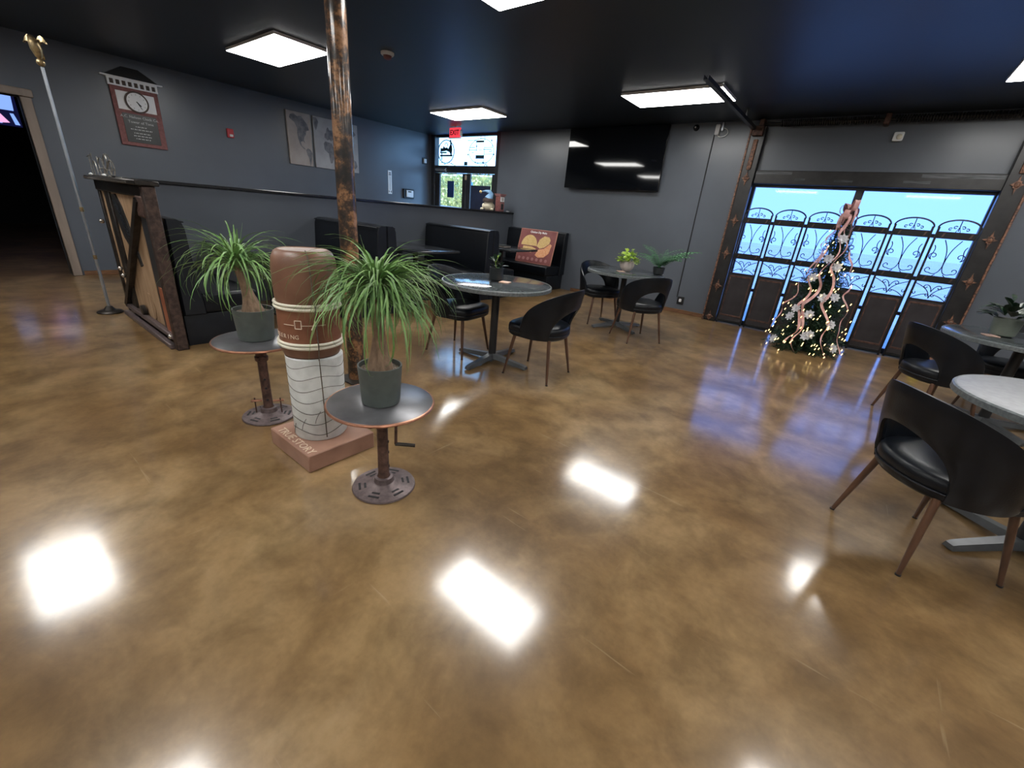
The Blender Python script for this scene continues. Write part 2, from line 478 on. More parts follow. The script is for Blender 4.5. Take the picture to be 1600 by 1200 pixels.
# ---- exit door: black storefront frame, transom with decals, two leaves
d1 = struct(bpy.data.objects.new('door_1', None)); COL.objects.link(d1); d1.location = (0, YB, 0)
yf = .05
MB().box((EX0, yf, 2.79), (EX1, yf+.08, ZC), .004).build('head_rail', 'frame_metal', d1)
MB().box((EX0, yf-.03, 2.07), (EX1, yf+.09, 2.215), .006).build('transom_bar', 'frame_metal', d1)
for x0, x1 in ((EX0, EX0+.12), (EX1-.1, EX1)):
    MB().box((x0, yf-.05, 0), (x1, yf+.09, ZC), .006).build('jamb', 'frame_metal', d1)
MB().box((-8.37, yf+.03, 2.215), (-6.5, yf+.036, 2.79)).build('transom_pane', 'glass_clear', d1, smooth=0)
for x0, x1 in ((-8.37, -7.385), (-7.375, -6.5)):
    lf = MB()
    for a, c in (((x0, yf, 0), (x0+.13, yf+.045, 2.06)), ((x1-.11, yf, 0), (x1, yf+.045, 2.06)), ((x0+.13, yf, 0), (x1-.11, yf+.045, .28)), ((x0+.13, yf, 2.045), (x1-.11, yf+.045, 2.06))):
        lf.box(a, c, .004)
    L = lf.build('door_leaf', 'frame_metal', d1)
    MB().box((x0+.13, yf+.02, .28), (x1-.11, yf+.026, 2.045)).build('glass_pane', 'glass_clear', L, smooth=0)
    MB().tube([(x1-.17 if x0 < -8 else x0+.17, yf-.05, z) for z in (.95, 1.2)], .014, 8).build('pull_handle', 'steel_bright', L)
MB().box((-7.9, yf-.06, 2.165), (-7.2, yf-.03, 2.2), .005).build('closer_sign', 'reflection_sign_metal', d1)
MB().box((-8.3, yf-.1, 2.09), (-7.95, yf-.03, 2.15), .01).build('door_closer', 'steel_bright', d1)
MB().box((-7.41, yf-.012, 1.93), (-7.35, yf, 2.03), .008).build('door_tag', 'letter_cream', d1)
# decals stuck on the transom glass
b = MB(); yd = yf+.024
ring = [(-8.07+.26*math.cos(t), yd, 2.5+.235*math.sin(t)) for t in [2*PI*i/40 for i in range(40)]]
b.tube(ring, .011, 5, closed=True)
b.box((-8.27, yd, 2.405), (-7.86, yd+.004, 2.44)); b.box((-8.27, yd, 2.47), (-8.05, yd+.004, 2.5)); b.box((-8.23, yd, 2.33), (-8.2, yd+.004, 2.5))
poly = [(-.2, -.02), (-.2, .06), (-.12, .05), (-.1, .1), (-.04, .06), (.02, .07), (.06, .04), (.12, .13), (.1, .22), (.14, .22), (.19, .03), (.17, -.12), (.1, -.03), (0, 0)]
b.prism(poly, .004, ON_BACK(-8.06, yd+.004, 2.52))
b.tube([(-8.07+.05*math.cos(t), yd, 2.63+.05*math.sin(t)) for t in [PI*i/8 for i in range(-1, 9)]], .008, 5)
for x, z in ((-8.23, 2.27), (-7.92, 2.25), (-7.98, 2.285), (-8.13, 2.235), (-7.87, 2.235)): b.box((x, yd, z), (x+.05, yd+.004, z+.018))
b.build('round_decal', 'decal_teal', d1, smooth=0)
b = MB()
b.tube([(-6.98+.36*math.cos(t), yd, 2.5+.24*math.sin(t)) for t in [2*PI*i/44 for i in range(44)]], .006, 5, closed=True)
b.box((-7.14, yd, 2.67), (-6.91, yd+.004, 2.705)); b.box((-7.14, yd, 2.36), (-6.9, yd+.004, 2.43))
for x0, x1, z in ((-7.33, -7.17, 2.57), (-7.35, -7.1, 2.52), (-7.26, -7.2, 2.47), (-6.9, -6.66, 2.57), (-6.93, -6.7, 2.53), (-6.76, -6.68, 2.495), (-6.9, -6.62, 2.44), (-7.39, -7.15, 2.71), (-7.05, -6.95, 2.525), (-7.1, -6.8, 2.275)):
    b.box((x0, yd, z), (x1, yd+.004, z+.011))
for x, z0, z1 in ((-7.13, 2.5, 2.71), (-6.9, 2.27, 2.6), (-7.02, 2.71, 2.78), (-6.9, 2.7, 2.78), (-6.68, 2.5, 2.62)): b.box((x, yd, z0), (x+.009, yd+.004, z1))
for x, z in ((-7.37, 2.44), (-7.14, 2.29), (-6.92, 2.29), (-6.62, 2.44), (-6.7, 2.7), (-7.12, 2.6)): b.lathe([(.018, 0), (.018, .004)], 8, ON_BACK(x, yd+.004, z))
b.box((-7.48, yd, 2.225), (-7.38, yd+.004, 2.3)); b.tube([(-6.83+.035*math.cos(t), yd, 2.22+.035*math.sin(t)) for t in [PI*i/6 for i in range(7)]], .008, 5)
b.build('oval_decal', 'decal_teal', d1, smooth=0)

# ---- glazed roll-up door behind the iron gates
d3 = struct(bpy.data.objects.new('door_2', None)); COL.objects.link(d3); d3.location = (0, YB, 0)
XM0, XM1 = -.285, -.195
RAILS = ((0, .07), (.53, .575), (.985, 1.035), (1.5, 1.545))
for z0, z1 in RAILS: MB().box((GX0, .06, z0), (GX1, .11, z1), .004).build('door_rail', 'frame_metal', d3)
MB().box((GX0, .05, 1.995), (GX1, .12, GZ), .004).build('top_rail', 'frame_metal', d3)
for x0, x1 in ((GX0, GX0+.08), (XM0, XM1), (GX1-.07, GX1)):
    MB().box((x0, .055, 0), (x1, .115, 2.0), .004).build('door_stile', 'frame_metal', d3)
zz = [r_[1] for r_ in RAILS]; zt = [r_[0] for r_ in RAILS[1:]]+[1.995]
for x0, x1 in ((GX0+.08, XM0), (XM1, GX1-.07)):
    for z0, z1 in zip(zz, zt):
        MB().box((x0, .08, z0), (x1, .086, z1)).build('glass_pane', 'glass_film', d3, smooth=0)
# header beam over it with light reflections laid on as thin bright strips
t2 = struct(MB().box((-1.5, YB-.07, 2.03), (1.02, YB, 2.2), .006).build('trim_2', 'post_black'))
for x0, x1, z0, z1 in ((-1.5, -1.05, 2.15, 2.185), (.3, 1.0, 2.145, 2.185), (-1.0, -.88, 2.085, 2.105), (-.55, -.35, 2.075, 2.1), (.15, .4, 2.08, 2.11)):
    MB().box((x0, YB-.0715, z0), (x1, YB-.0695, z1)).build('reflection_streak', 'reflection_sign_metal', t2, smooth=0)
for k, (x0, x1) in enumerate(((-1.7, -1.51), (1.01, 1.2))):
    t = struct(MB().box((x0, YB-.1, 0), (x1, YB, 2.74), .006).build('trim_%d' % (3+k), 'post_black'))
    xe = x0 if k == 0 else x1
    MB().box((xe-.012, YB-.115, 0), (xe+.012, YB-.09, 2.74), .004).build('edge_strip', 'copper_patch', t)
    xm = (x0+x1)/2
    for q, z in enumerate((.07, .56, 1.05, 1.52, 2.09)):
        st = MB(); n = 8
        poly = [((.06 if i % 4 == 0 else (.03 if i % 2 else .034))*(1+.15*math.sin(i*2.3+q))*math.cos(2*PI*i/16), (.1 if i % 4 == 0 else (.04 if i % 2 else .05))*math.sin(2*PI*i/16)) for i in range(16)]
        st.prism(poly, .02, ON_BACK(xm, YB-.1, z)); st.sphere((xm, YB-.122, z), (.025, .012, .03), 8, 6)
        st.build('rosette', 'copper_patch', t)
    MB().box((xm-.03, YB-.125, 2.2), (xm+.03, YB-.1, 2.58), .01, seg=2).build('copper_plate', 'copper_patch', t)
    MB().box((xm-.07, YB-.16, 2.62), (xm+.07, YB-.1, 2.74), .01).build('bracket', 'rust_iron', t)

# ---- what lies outside
struct(MB().box((-60, YB+.2, -.25), (60, 90, -.05)).build('ground_outside', 'ground_pale', smooth=0))

# ================================================================ CEILING
def light_panel(x, y, label):
    t = thing('ceiling_light', label, 'ceiling light', (x, y, ZC), 0, 'flat ceiling panels')
    b = MB(); W, H, T = .605, .305, .03
    for a, c in (((-W, -H, -T), (-W+.007, H, 0)), ((W-.007, -H, -T), (W, H, 0)), ((-W+.007, -H, -T), (W-.007, -H+.007, 0)), ((-W+.007, H-.007, -T), (W-.007, H, 0))): b.box(a, c, .003)
    b.build('frame', 'white_paint', t)
    MB().box((-W+.007, -H+.007, -T-.003), (W-.007, H-.007, -.012)).build('diffuser', 'panel_light', t, smooth=0)
LX, LY = (-5.85, -2.3, 1.16, 4.6), (-3.1, -.1, 2.82, 5.92)
LNAME = {(0, 2): 'glowing white ceiling panel left of the mottled column', (0, 3): 'glowing white ceiling panel nearest the exit door',
         (1, 3): 'glowing white ceiling panel nearest the wall television, crossed by a dark rail', (2, 3): 'glowing white ceiling panel whose corner shows at the right edge of the picture', (1, 2): 'glowing white ceiling panel cut off by the top of the picture'}
for i, x in enumerate(LX):
    for j, y in enumerate(LY):
        light_panel(x + (.12 if (i, j) == (1, 2) else 0), y, LNAME.get((i, j), 'out-of-view ceiling panel, %s row from back wall, %s from left wall' % (('fourth', 'third', 'second', 'first')[j], ('first', 'second', 'third', 'fourth')[i])))
t = thing('smoke_detector', 'small white and maroon smoke detector on the dark ceiling', 'smoke detector', (-4.64, 3.43, ZC))
MB().lathe([(.07, 0), (.07, -.02), (.06, -.03)], 20).build('base', 'plastic_white', t)
MB().lathe([(.045, -.03), (.04, -.055), (.02, -.065)], 16).build('sensor_head', 'brick_red', t)
# door track rails under the ceiling
for x, lab in ((-1.66, 'dark steel door track running under the ceiling past the light panel'), (1.24, 'dark steel door track above the right door post')):
    t = thing('door_track', lab, 'door track', (x, 0, 0))
    b = MB(); b.box((-.024, 4.9, 2.69), (.024, 7.3, 2.695)); b.box((-.024, 4.9, 2.695), (-.019, 7.3, 2.73)); b.box((.019, 4.9, 2.695), (.024, 7.3, 2.73))
    b.build('rail', 'frame_metal', t)
    for y in (6.7,): MB().box((-.012, y, 2.73), (.012, y+.03, ZC), .002).build('hanger', 'frame_metal', t)
# torsion spring over the roll-up door
t = thing('torsion_spring', 'black coiled torsion spring on a shaft over the roll-up door', 'door spring', (0, YB-.1, 2.765))
MB().tube([(-1.6, 0, 0), (1.1, 0, 0)], .014, 8).build('shaft', 'shaft_black', t)
for x0, x1 in ((-1.35, -.3), (-.15, .95)):
    n = 300; MB().tube([(x0+(x1-x0)*i/n, .036*math.cos(i*.9), .036*math.sin(i*.9)) for i in range(n+1)], .0085, 5).build('coil', 'shaft_black', t)
for x in (-1.58, -.22, 1.08): MB().box((x-.03, -.05, -.06), (x+.03, .1, .06), .008).build('bracket', 'rust_iron', t)

# ================================================================ BACK WALL
t = thing('television', 'large black flat television on the back wall, ceiling lights reflected', 'television', (-3.77, YB, 1.86))
MB().box((-.9, -.11, 0), (.9, -.065, .955), .006).build('bezel', 'black_gloss', t)
MB().box((-.89, -.1125, .012), (.89, -.1095, .945)).build('screen', 'screen_glass', t, smooth=0)
MB().box((-.3, -.066, .3), (.3, 0, .7), .005).build('wall_mount', 'black_metal', t)
MB().box((-.03, -.112, -.012), (.03, -.1, .002), .003).build('sensor_lip', 'black_metal', t)
t = thing('security_camera', 'tiny black dome camera high on the wall right of the television', 'camera', (-2.5, YB, 2.77))
MB().lathe([(.045, 0), (.04, .03), (.02, .055)], 14, ON_BACK(0, 0, 0)).build('dome', 'black_gloss', t)
MB().sphere((0, -.055, 0), .012, 8, 6).build('lens', 'plastic_white', t)
t = thing('junction_box', 'white connector box with a looped white cable near the ceiling corner', 'junction box', (-2.16, YB, 2.72))
MB().box((-.045, -.06, -.06), (.015, 0, .08), .008).build('housing', 'plastic_white', t)
MB().box((.03, -.05, -.01), (.07, 0, .1), .008).build('adapter', 'pole_silver', t)
MB().tube([(.05+.085*math.sin(a)*(1 if a < PI else .7), -.03, -.03-.115*(1-math.cos(a))/2+.06) for a in [2*PI*i/20 for i in range(21)]], .005, 6).build('cable_loop', 'plastic_white', t)
tag(MB().tube([(-2.215, YB-.008, 2.68), (-2.212, YB-.008, 1.5), (-2.21, YB-.008, .26)], .008, 6).build('wall_cable', 'black_metal'), 'black cable running straight down the wall beside the roll-up door', 'cable')
t = thing('power_outlet', 'black wall outlet with a white plug low on the back wall', 'power outlet', (-2.14, YB, .21))
MB().box((-.055, -.012, -.065), (.055, 0, .065), .004).build('cover_plate', 'black_metal', t)
MB().box((-.02, -.035, -.02), (.02, -.012, .03), .005).build('plug', 'plastic_white', t)
t = thing('motion_sensor', 'small pale motion sensor on the wall above the roll-up door', 'motion sensor', (-.06, YB, 2.59))
MB().box((-.05, -.05, -.05), (.05, 0, .05), .014, seg=2).build('housing', 'plastic_white', t)
MB().sphere((.01, -.05, -.005), (.03, .02, .03), 10, 6).build('lens', 'cream_glaze', t)

# exit sign hanging from the ceiling
t = thing('exit_sign', 'red lit EXIT sign hanging above the glass exit door', 'exit sign', (-7.05, 6.8, 2.64))
MB().box((-.15, -.02, 0), (.15, .02, .175), .006).build('lit_face', 'exit_red', t)
MB().box((-.165, -.026, -.012), (.165, .026, 0), .004).build('housing', 'plastic_white', t)
MB().box((.15, -.03, .02), (.185, .03, .13), .012).build('side_lamp', 'plastic_white', t)
MB().tube([(0, 0, .175), (0, 0, ZC-2.64)], .012, 8).build('stem', 'white_paint', t)
text_mb(MB(), 'EXIT', .125, ON_BACK(0, -.0205, .085), .001, weight=.003).build('lettering', 'exit_letter', t, smooth=0)

# notices on the exit door glass
tag(MB().box((-7.98, YB+.056, 1.55), (-7.77, YB+.066, 1.9), .001).build('notice_sheet', 'sign_blue'), 'narrow blue notice taped to the left glass of the exit door', 'notice')
tag(MB().box((-7.22, YB+.056, 1.2), (-6.64, YB+.066, 1.83), .001).build('door_poster', 'notice_navy'), 'dark navy poster filling most of the right door glass', 'poster')

# ================================================================ LEFT WALL
t = thing('clock_tower_plaque', 'red brick clock tower wall plaque with white balcony and lettered black panel', 'wall clock', (XL, 2.07, 1.77))
MB().box((0, -.26, 0), (.035, .26, .72), .004).build('brick_body', 'brick_red', t)
MB().box((0, -.335, .805), (.06, .335, .822), .003).build('eave', 'white_paint', t)
MB().loft([[(0, -.29, .822), (.05, -.29, .822), (.05, .29, .822), (0, .29, .822)], [(0, -.09, .95), (.03, -.09, .95), (.03, .09, .95), (0, .09, .95)]]).build('roof', 'roof_black', t, smooth=0)
b = MB(); b.box((0, -.27, .71), (.045, .27, .728)); b.box((0, -.27, .785), (.045, .27, .805))
for i in range(9): y = -.258+.516*i/8; b.box((0, y-.011, .728), (.043, y+.011, .785))
b.build('balcony', 'white_paint', t, smooth=0)
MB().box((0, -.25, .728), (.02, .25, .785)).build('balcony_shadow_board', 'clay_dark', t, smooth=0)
MB().box((.03, -.21, .44), (.04, .21, .66), .002).build('white_panel', 'white_paint', t)
MB().lathe([(.132, 0), (.132, .02), (.11, .022)], 36, ON_LEFT(.038, 0, .55)).build('bezel', 'clay_dark', t)
dial = MB().lathe([(.112, 0), (.112, .003)], 36, ON_LEFT(.06, 0, .55)).build('clock_face', 'white_paint', t)
b = MB()
for k in range(12):
    a = k*PI/6; b.box((-.005, .083, 0), (.005, .1, .001), mx=ON_LEFT(.0635, 0, .55) @ Matrix.Rotation(a, 4, 'Z'))
stuff(b.build('hour_marks', 'print_silver', dial, smooth=0))
b = MB()
for a, l, wd in ((R(-152), .085, .004), (R(-138), .058, .006)): b.box((-wd, -.01, .002), (wd, l, .004), mx=ON_LEFT(.0635, 0, .55) @ Matrix.Rotation(a, 4, 'Z'))
b.build('clock_hands', 'ink_black', dial, smooth=0)
pl = MB().box((.034, -.19, .045), (.04, .19, .4), .002).build('lettered_panel', 'plaque_black', t)
b = MB()
for s, sz, z in (('A.C. Nelson Clock Co.', .045, .36), ('Tower of Time', .046, .3)):
    text_mb(b, s, sz, ON_LEFT(.0402, 0, z), .0006)
for k, (hw, z) in enumerate(((.07, .245), (.13, .21), (.1, .165), (.11, .13), (.09, .095))):      # fine print too small to read: rows of short strokes
    n = int(hw*2/.021)
    for q in range(n): b.box((.0402, -hw+.021*q, z-.006), (.0408, -hw+.021*q+.009+.006*((q*7+k) % 2), z+.006))
stuff(b.build('lettering', 'print_silver', pl, smooth=0))

t = thing('fire_alarm', 'small red fire alarm strobe on the left wall', 'fire alarm', (XL, 3.22, 2.14))
MB().box((0, -.05, -.06), (.035, .05, .07), .008).build('housing', 'alarm_red', t)
MB().box((.035, -.02, -.045), (.05, .03, -.01), .006).build('strobe', 'plastic_white', t)

def map_panel(y0, label, shapes, cm):
    t = thing('map_canvas', label, 'wall art', (XL, y0, 1.825), 0, 'world map triptych')
    MB().box((0, 0, 0), (.035, .43, .845), .004).build('canvas', cm, t)
    b = MB()
    for poly in shapes: b.prism([(x*.43, z*.845) for x, z in poly], .0012, ON_LEFT(.0352, 0, 0))
    b.build('map_print', 'map_ink', t, smooth=0)
NA = [(.16, .93), (.3, .96), (.45, .92), (.62, .94), (.72, .88), (.86, .8), (.92, .7), (.8, .68), (.76, .6), (.68, .55), (.66, .5), (.7, .44), (.62, .47), (.52, .45), (.55, .38), (.66, .34), (.72, .31), (.62, .33), (.5, .38), (.42, .5), (.4, .6), (.42, .7), (.32, .8), (.18, .84), (.12, .87)]
SA = [(.72, .31), (.8, .35), (.9, .33), (.99, .27), (.98, .2), (.93, .12), (.9, .05), (.86, .0), (.84, .06), (.83, .15), (.76, .22)]
GR = [(.02, .97), (.16, .98), (.24, .9), (.16, .78), (.1, .73), (.04, .82)]
EU = [(.48, .62), (.5, .7), (.56, .72), (.6, .8), (.66, .84), (.72, .78), (.98, .8), (.98, .6), (.85, .6), (.78, .57), (.7, .6), (.62, .58), (.55, .6)]
AF = [(.42, .5), (.5, .55), (.66, .54), (.8, .53), (.86, .46), (.96, .42), (.88, .32), (.86, .22), (.78, .13), (.7, .12), (.66, .22), (.64, .32), (.56, .34), (.46, .38)]
AS = [(.0, .8), (.2, .9), (.5, .92), (.8, .86), (.9, .8), (.75, .74), (.7, .64), (.6, .56), (.5, .44), (.42, .5), (.3, .44), (.22, .56), (.1, .5), (0, .56)]
AU = [(.6, .2), (.75, .27), (.86, .24), (.92, .14), (.82, .07), (.64, .1)]
map_panel(4.145, 'sepia map canvas of the Americas, left panel of three', [NA, SA], 'canvas')
map_panel(4.625, 'grey map canvas of Europe and Africa beside the column', [GR, EU, AF], 'canvas_pale')
map_panel(5.105, 'grey map canvas mostly hidden behind the mottled column', [AS, AU], 'canvas_pale')

t = thing('instruction_sign', 'tall narrow white printed sign on the wall near the exit', 'sign', (XL, 6.31, 1.5))
MB().box((0, -.05, 0), (.006, .05, .47), .002).build('board', 'plastic_white', t)
b = MB(); b.box((.0062, -.025, .41), (.007, .025, .43)); b.box((.0062, -.03, .375), (.007, .03, .395)); b.box((.0062, -.004, .08), (.007, .004, .36))
b.prism([(-.035, .02), (-.01, .05), (-.035, .07)], .0008, ON_LEFT(.0062, 0, 0)); b.prism([(.035, .02), (.035, .07), (.01, .05)], .0008, ON_LEFT(.0062, 0, 0))
b.build('printing', 'ink_black', t, smooth=0)
t = thing('alarm_keypad', 'white alarm keypad in a black box above the partition', 'keypad', (XL, 6.8, 1.44))
MB().box((0, -.15, 0), (.05, .15, .2), .008).build('back_box', 'black_metal', t)
kp = MB().box((.05, -.09, .03), (.075, .11, .175), .008).build('keypad', 'plastic_white', t)
MB().box((.0752, -.05, .13), (.077, .04, .16)).build('display', 'planter_grey', kp, smooth=0)
t = thing('wall_sensor', 'little white sensor on the dark frame by the exit door', 'sensor', (XL, 7.28, 2.28))
MB().box((0, -.06, -.07), (.02, .06, .07), .004).build('back_plate', 'black_metal', t)
MB().box((.02, -.04, -.045), (.05, .04, .045), .012, seg=2).build('housing', 'plastic_white', t)

# television glowing in the unlit room
t = thing('glowing_screen', 'screen glowing blue and pink deep inside the dark doorway', 'screen', (-16.6, 0, 0))
MB().box((-.06, .4, 2.2), (0, 1.74, 2.96), .01).build('bezel', 'black_gloss', t)
MB().box((0, .43, 2.23), (.004, 1.71, 2.93)).build('display', 'screen_navy', t, smooth=0)
for k, poly in enumerate(([(1.22, 2.56), (1.64, 2.56), (1.66, 2.86), (1.56, 2.92), (1.22, 2.9)], [(1.32, 2.27), (1.4, 2.27), (1.36, 2.5), (1.3, 2.46)], [(1.6, 2.27), (1.68, 2.27), (1.62, 2.5), (1.56, 2.5)], [(.5, 2.4), (.85, 2.35), (.85, 2.8), (.5, 2.8)])):
    MB().prism(poly, .003, ON_LEFT(.005, 0, 0)).build('picture_blue', 'screen_blue', t, smooth=0)
b = MB(); b.prism([(.96, 2.9), (1.14, 2.9), (1.32, 2.6), (1.52, 2.3), (1.36, 2.28), (1.2, 2.56)], .003, ON_LEFT(.006, 0, 0)); 
b.build('picture_pink', 'screen_pink', t, smooth=0)

# ================================================================ COLUMN
t = thing('support_column', 'round steel column with mottled copper and black patina', 'column', (-2.875, 1.76, 0))
MB().tube([(0, 0, 0), (0, 0, ZC)], .062, 28).build('pipe', 'patina_steel', t)
MB().box((-.11, -.11, 0), (.11, .11, .012), .003).build('base_plate', 'steel_dark', t)

# ================================================================ BOOTHS
def bench(yb, face, label, x1=-4.48):
    """yb = plane of the outer back; face = +1 looks to +y"""
    t = thing('booth_bench', label, 'booth bench', (XP, yb, 0), 0, 'black booth benches along the partition')
    W = x1-XP-.01; s = face
    def bx(y0, z0, y1, z1, bev, name, m, xa=.012, xb=0, seg=2):
        ya, yc = sorted((s*y0, s*y1))
        return MB().box((xa, ya, z0), (W-xb, yc, z1), bev, seg=seg).build(name, m, t)
    bx(0, 0, .56, .275, .006, 'base', 'black_vinyl', xb=.02)
    bx(.15, .275, .62, .455, .03, 'seat_cushion', 'black_leather', xb=.008, seg=3)
    b = MB()
    prof = [(0, .275), (.17, .275), (.155, .46), (.125, 1.0), (.105, 1.055), (.07, 1.07), (0, 1.07)]
    b.loft([[(x, s*y, z) for y, z in prof] for x in (.012, W)])
    b.build('backrest', 'black_leather', t, smooth=35)
    b = MB()
    b.loft([[(W, s*y, z) for y, z in [(0, .275), (.17, .275), (.155, .46), (.125, 1.0), (.105, 1.055), (.07, 1.07), (0, 1.07)]], [(W+.016, s*(.01+y*.9), .285+(z-.275)*.985) for y, z in [(0, .275), (.17, .275), (.155, .46), (.125, 1.0), (.105, 1.055), (.07, 1.07), (0, 1.07)]]])
    b.build('end_panel', 'black_vinyl', t)
    MB().tube([(.014, s*.125, 1.045), (W-.005, s*.125, 1.045)], .006, 6).build('welt_seam', 'black_vinyl', t)
bench(1.085, 1, 'black leather booth bench backed against the wood and steel end panel', -4.4)
bench(3.245, -1, 'black booth bench just behind the mottled column, facing the end panel')
bench(3.25, 1, 'black booth bench back to back with the one behind the column')
bench(5.2, -1, 'black booth bench in the middle of the row, tall back facing the column')
bench(5.205, 1, 'black booth bench hidden behind the middle bench, facing the food poster')
bench(YB-.004, -1, 'black booth bench in the far corner holding the food poster', -4.5)
for y, lab in ((2.17, 'dark booth table behind the leaning palm and clay sculpture'), (4.27, 'dark booth table with blue sheen beside the middle bench'), (6.28, 'dark booth table in front of the food poster')):
    t = thing('booth_table', lab, 'table', (XP, y, 0), 0, 'booth tables along the partition')
    MB().box((.012, -.4, .715), (1.26, .4, .75), .008, seg=2).build('tabletop', 'booth_table', t)
    MB().tube([(.72, 0, .02), (.72, 0, .715)], .04, 14).build('post', 'black_metal', t)
    MB().box((.45, -.04, 0), (1.0, .04, .022), .006).build('foot_bar', 'black_metal', t)
    MB().box((.68, -.26, 0), (.76, .26, .02), .006).build('foot_bar', 'black_metal', t)

# food poster leaning on the corner bench
t = thing('food_poster', 'red food poster with a sandwich and fries leaning on the corner bench', 'poster', (-4.98, 6.99, .458))
t.rotation_euler = (R(-13), 0, 0)
MB().box((-.43, -.006, 0), (.43, .006, .64), .002).build('backing_board', 'poster_edge', t)
MB().box((-.42, -.0075, .008), (.42, -.0055, .632)).build('printed_sheet', 'poster_red', t, smooth=0)
b = MB(); M_ = ON_BACK(0, -.0078, 0)
b.prism([(-.36+.19*(1-math.cos(a)), .33+.2*math.sin(a)) for a in [PI*i/14 for i in range(15)]], .001, M_)
b.prism([(.02, .33), (.06, .46), (.16, .53), (.27, .52), (.31, .47), (.3, .4), (.2, .32), (.1, .29)], .001, M_)
b.prism([(-.3, .31), (-.1, .31), (.02, .28), (-.08, .2), (-.3, .2)], .001, M_)
b.build('sandwich_print', 'poster_tan', t, smooth=0)
b = MB(); b.prism([(.08, .27), (.2, .3), (.32, .4), (.36, .38), (.33, .22), (.24, .14), (.1, .12), (.02, .16)], .001, M_); b.build('fries_print', 'poster_orange', t, smooth=0)
for k in range(7): MB().lathe([(.032, 0), (.032, .001)], 14, ON_BACK(-.34+.107*k, -.0078, .075)).build('icon', 'poster_pale', t, smooth=0)
text_mb(MB(), 'Chicken Dip Melts', .052, ON_BACK(.0, -.0078, .585), .0006, weight=.001).build('lettering', 'white_paint', t, smooth=0)

# menu stack on the far booth table
for k, (mm, lab) in enumerate((('planter_black', 'black menu at the bottom of the stack on the far booth table'), ('planter_white', 'pale menu in the middle of the stack on the far booth table'), ('planter_black', 'black menu on top of the stack on the far booth table'))):
    tag(MB().box((-.17, -.1, 0), (.17, .1, .015), .002).build('menu', mm, loc=(-5.12+.01*k, 6.12, .7505+.0152*k), rz=R(8-5*k)), lab, 'menu', 'menus on the far booth table')

# ================================================================ ROUND TABLES AND CHAIRS
def round_table(x, y, rz, label, top, r=.5, z=.755):
    t = thing('round_table', label, 'table', (x, y, 0), rz, 'round cafe tables')
    MB().lathe([(r-.012, z-.034), (r-.004, z-.004), (r-.012, z)], 72).build('tabletop', top, t)
    MB().lathe([(r-.012, z-.036), (r, z-.033), (r, z-.006), (r-.006, z+.0006), (r-.014, z+.0004)], 72, cap0=False, cap1=False).build('edge_band', 'table_edge', t)
    MB().tube([(0, 0, .05), (0, 0, z-.05)], .036, 20).build('post', 'black_metal', t)
    b = MB(); b.box((-.2, -.025, z-.055), (.2, .025, z-.036), .004); b.box((-.025, -.2, z-.055), (.025, .2, z-.036), .004); b.build('top_spider', 'black_metal', t)
    for k in range(4):
        a = k*PI/2; b = MB()
        sec = lambda d, wd, z0, z1: [(d, -wd, z0), (d, wd, z0), (d, wd*.7, z1), (d, -wd*.7, z1)]
        b.loft([sec(.0, .045, .035, .085), sec(.08, .036, .03, .07), sec(.36, .03, .012, .042), sec(.39, .026, .008, .034)], mx=Matrix.Rotation(a, 4, 'Z'))
        f_ = b.build('base_foot', 'cast_grey', t)
        MB().lathe([(.018, 0), (.018, .012)], 10, Matrix.Rotation(a, 4, 'Z') @ Matrix.Translation((.365, 0, 0))).build('glide', 'black_metal', f_)
    return t
T1 = (-2.49, 2.98); T2 = (-2.35, 5.45); T3 = (1.055, 2.935); T4 = (1.24, 5.12)
round_table(*T1, R(6), 'round grey table in the middle of the floor with blue window sheen', 'table_dark')
round_table(*T2, R(61), 'round grey table by the back wall holding two plants', 'table_dark')
round_table(*T3, R(42), 'pale grey round table at the right edge behind the nearest chair', 'table_light')
round_table(*T4, R(30), 'dark round table at the far right holding a sage pot', 'table_dark')

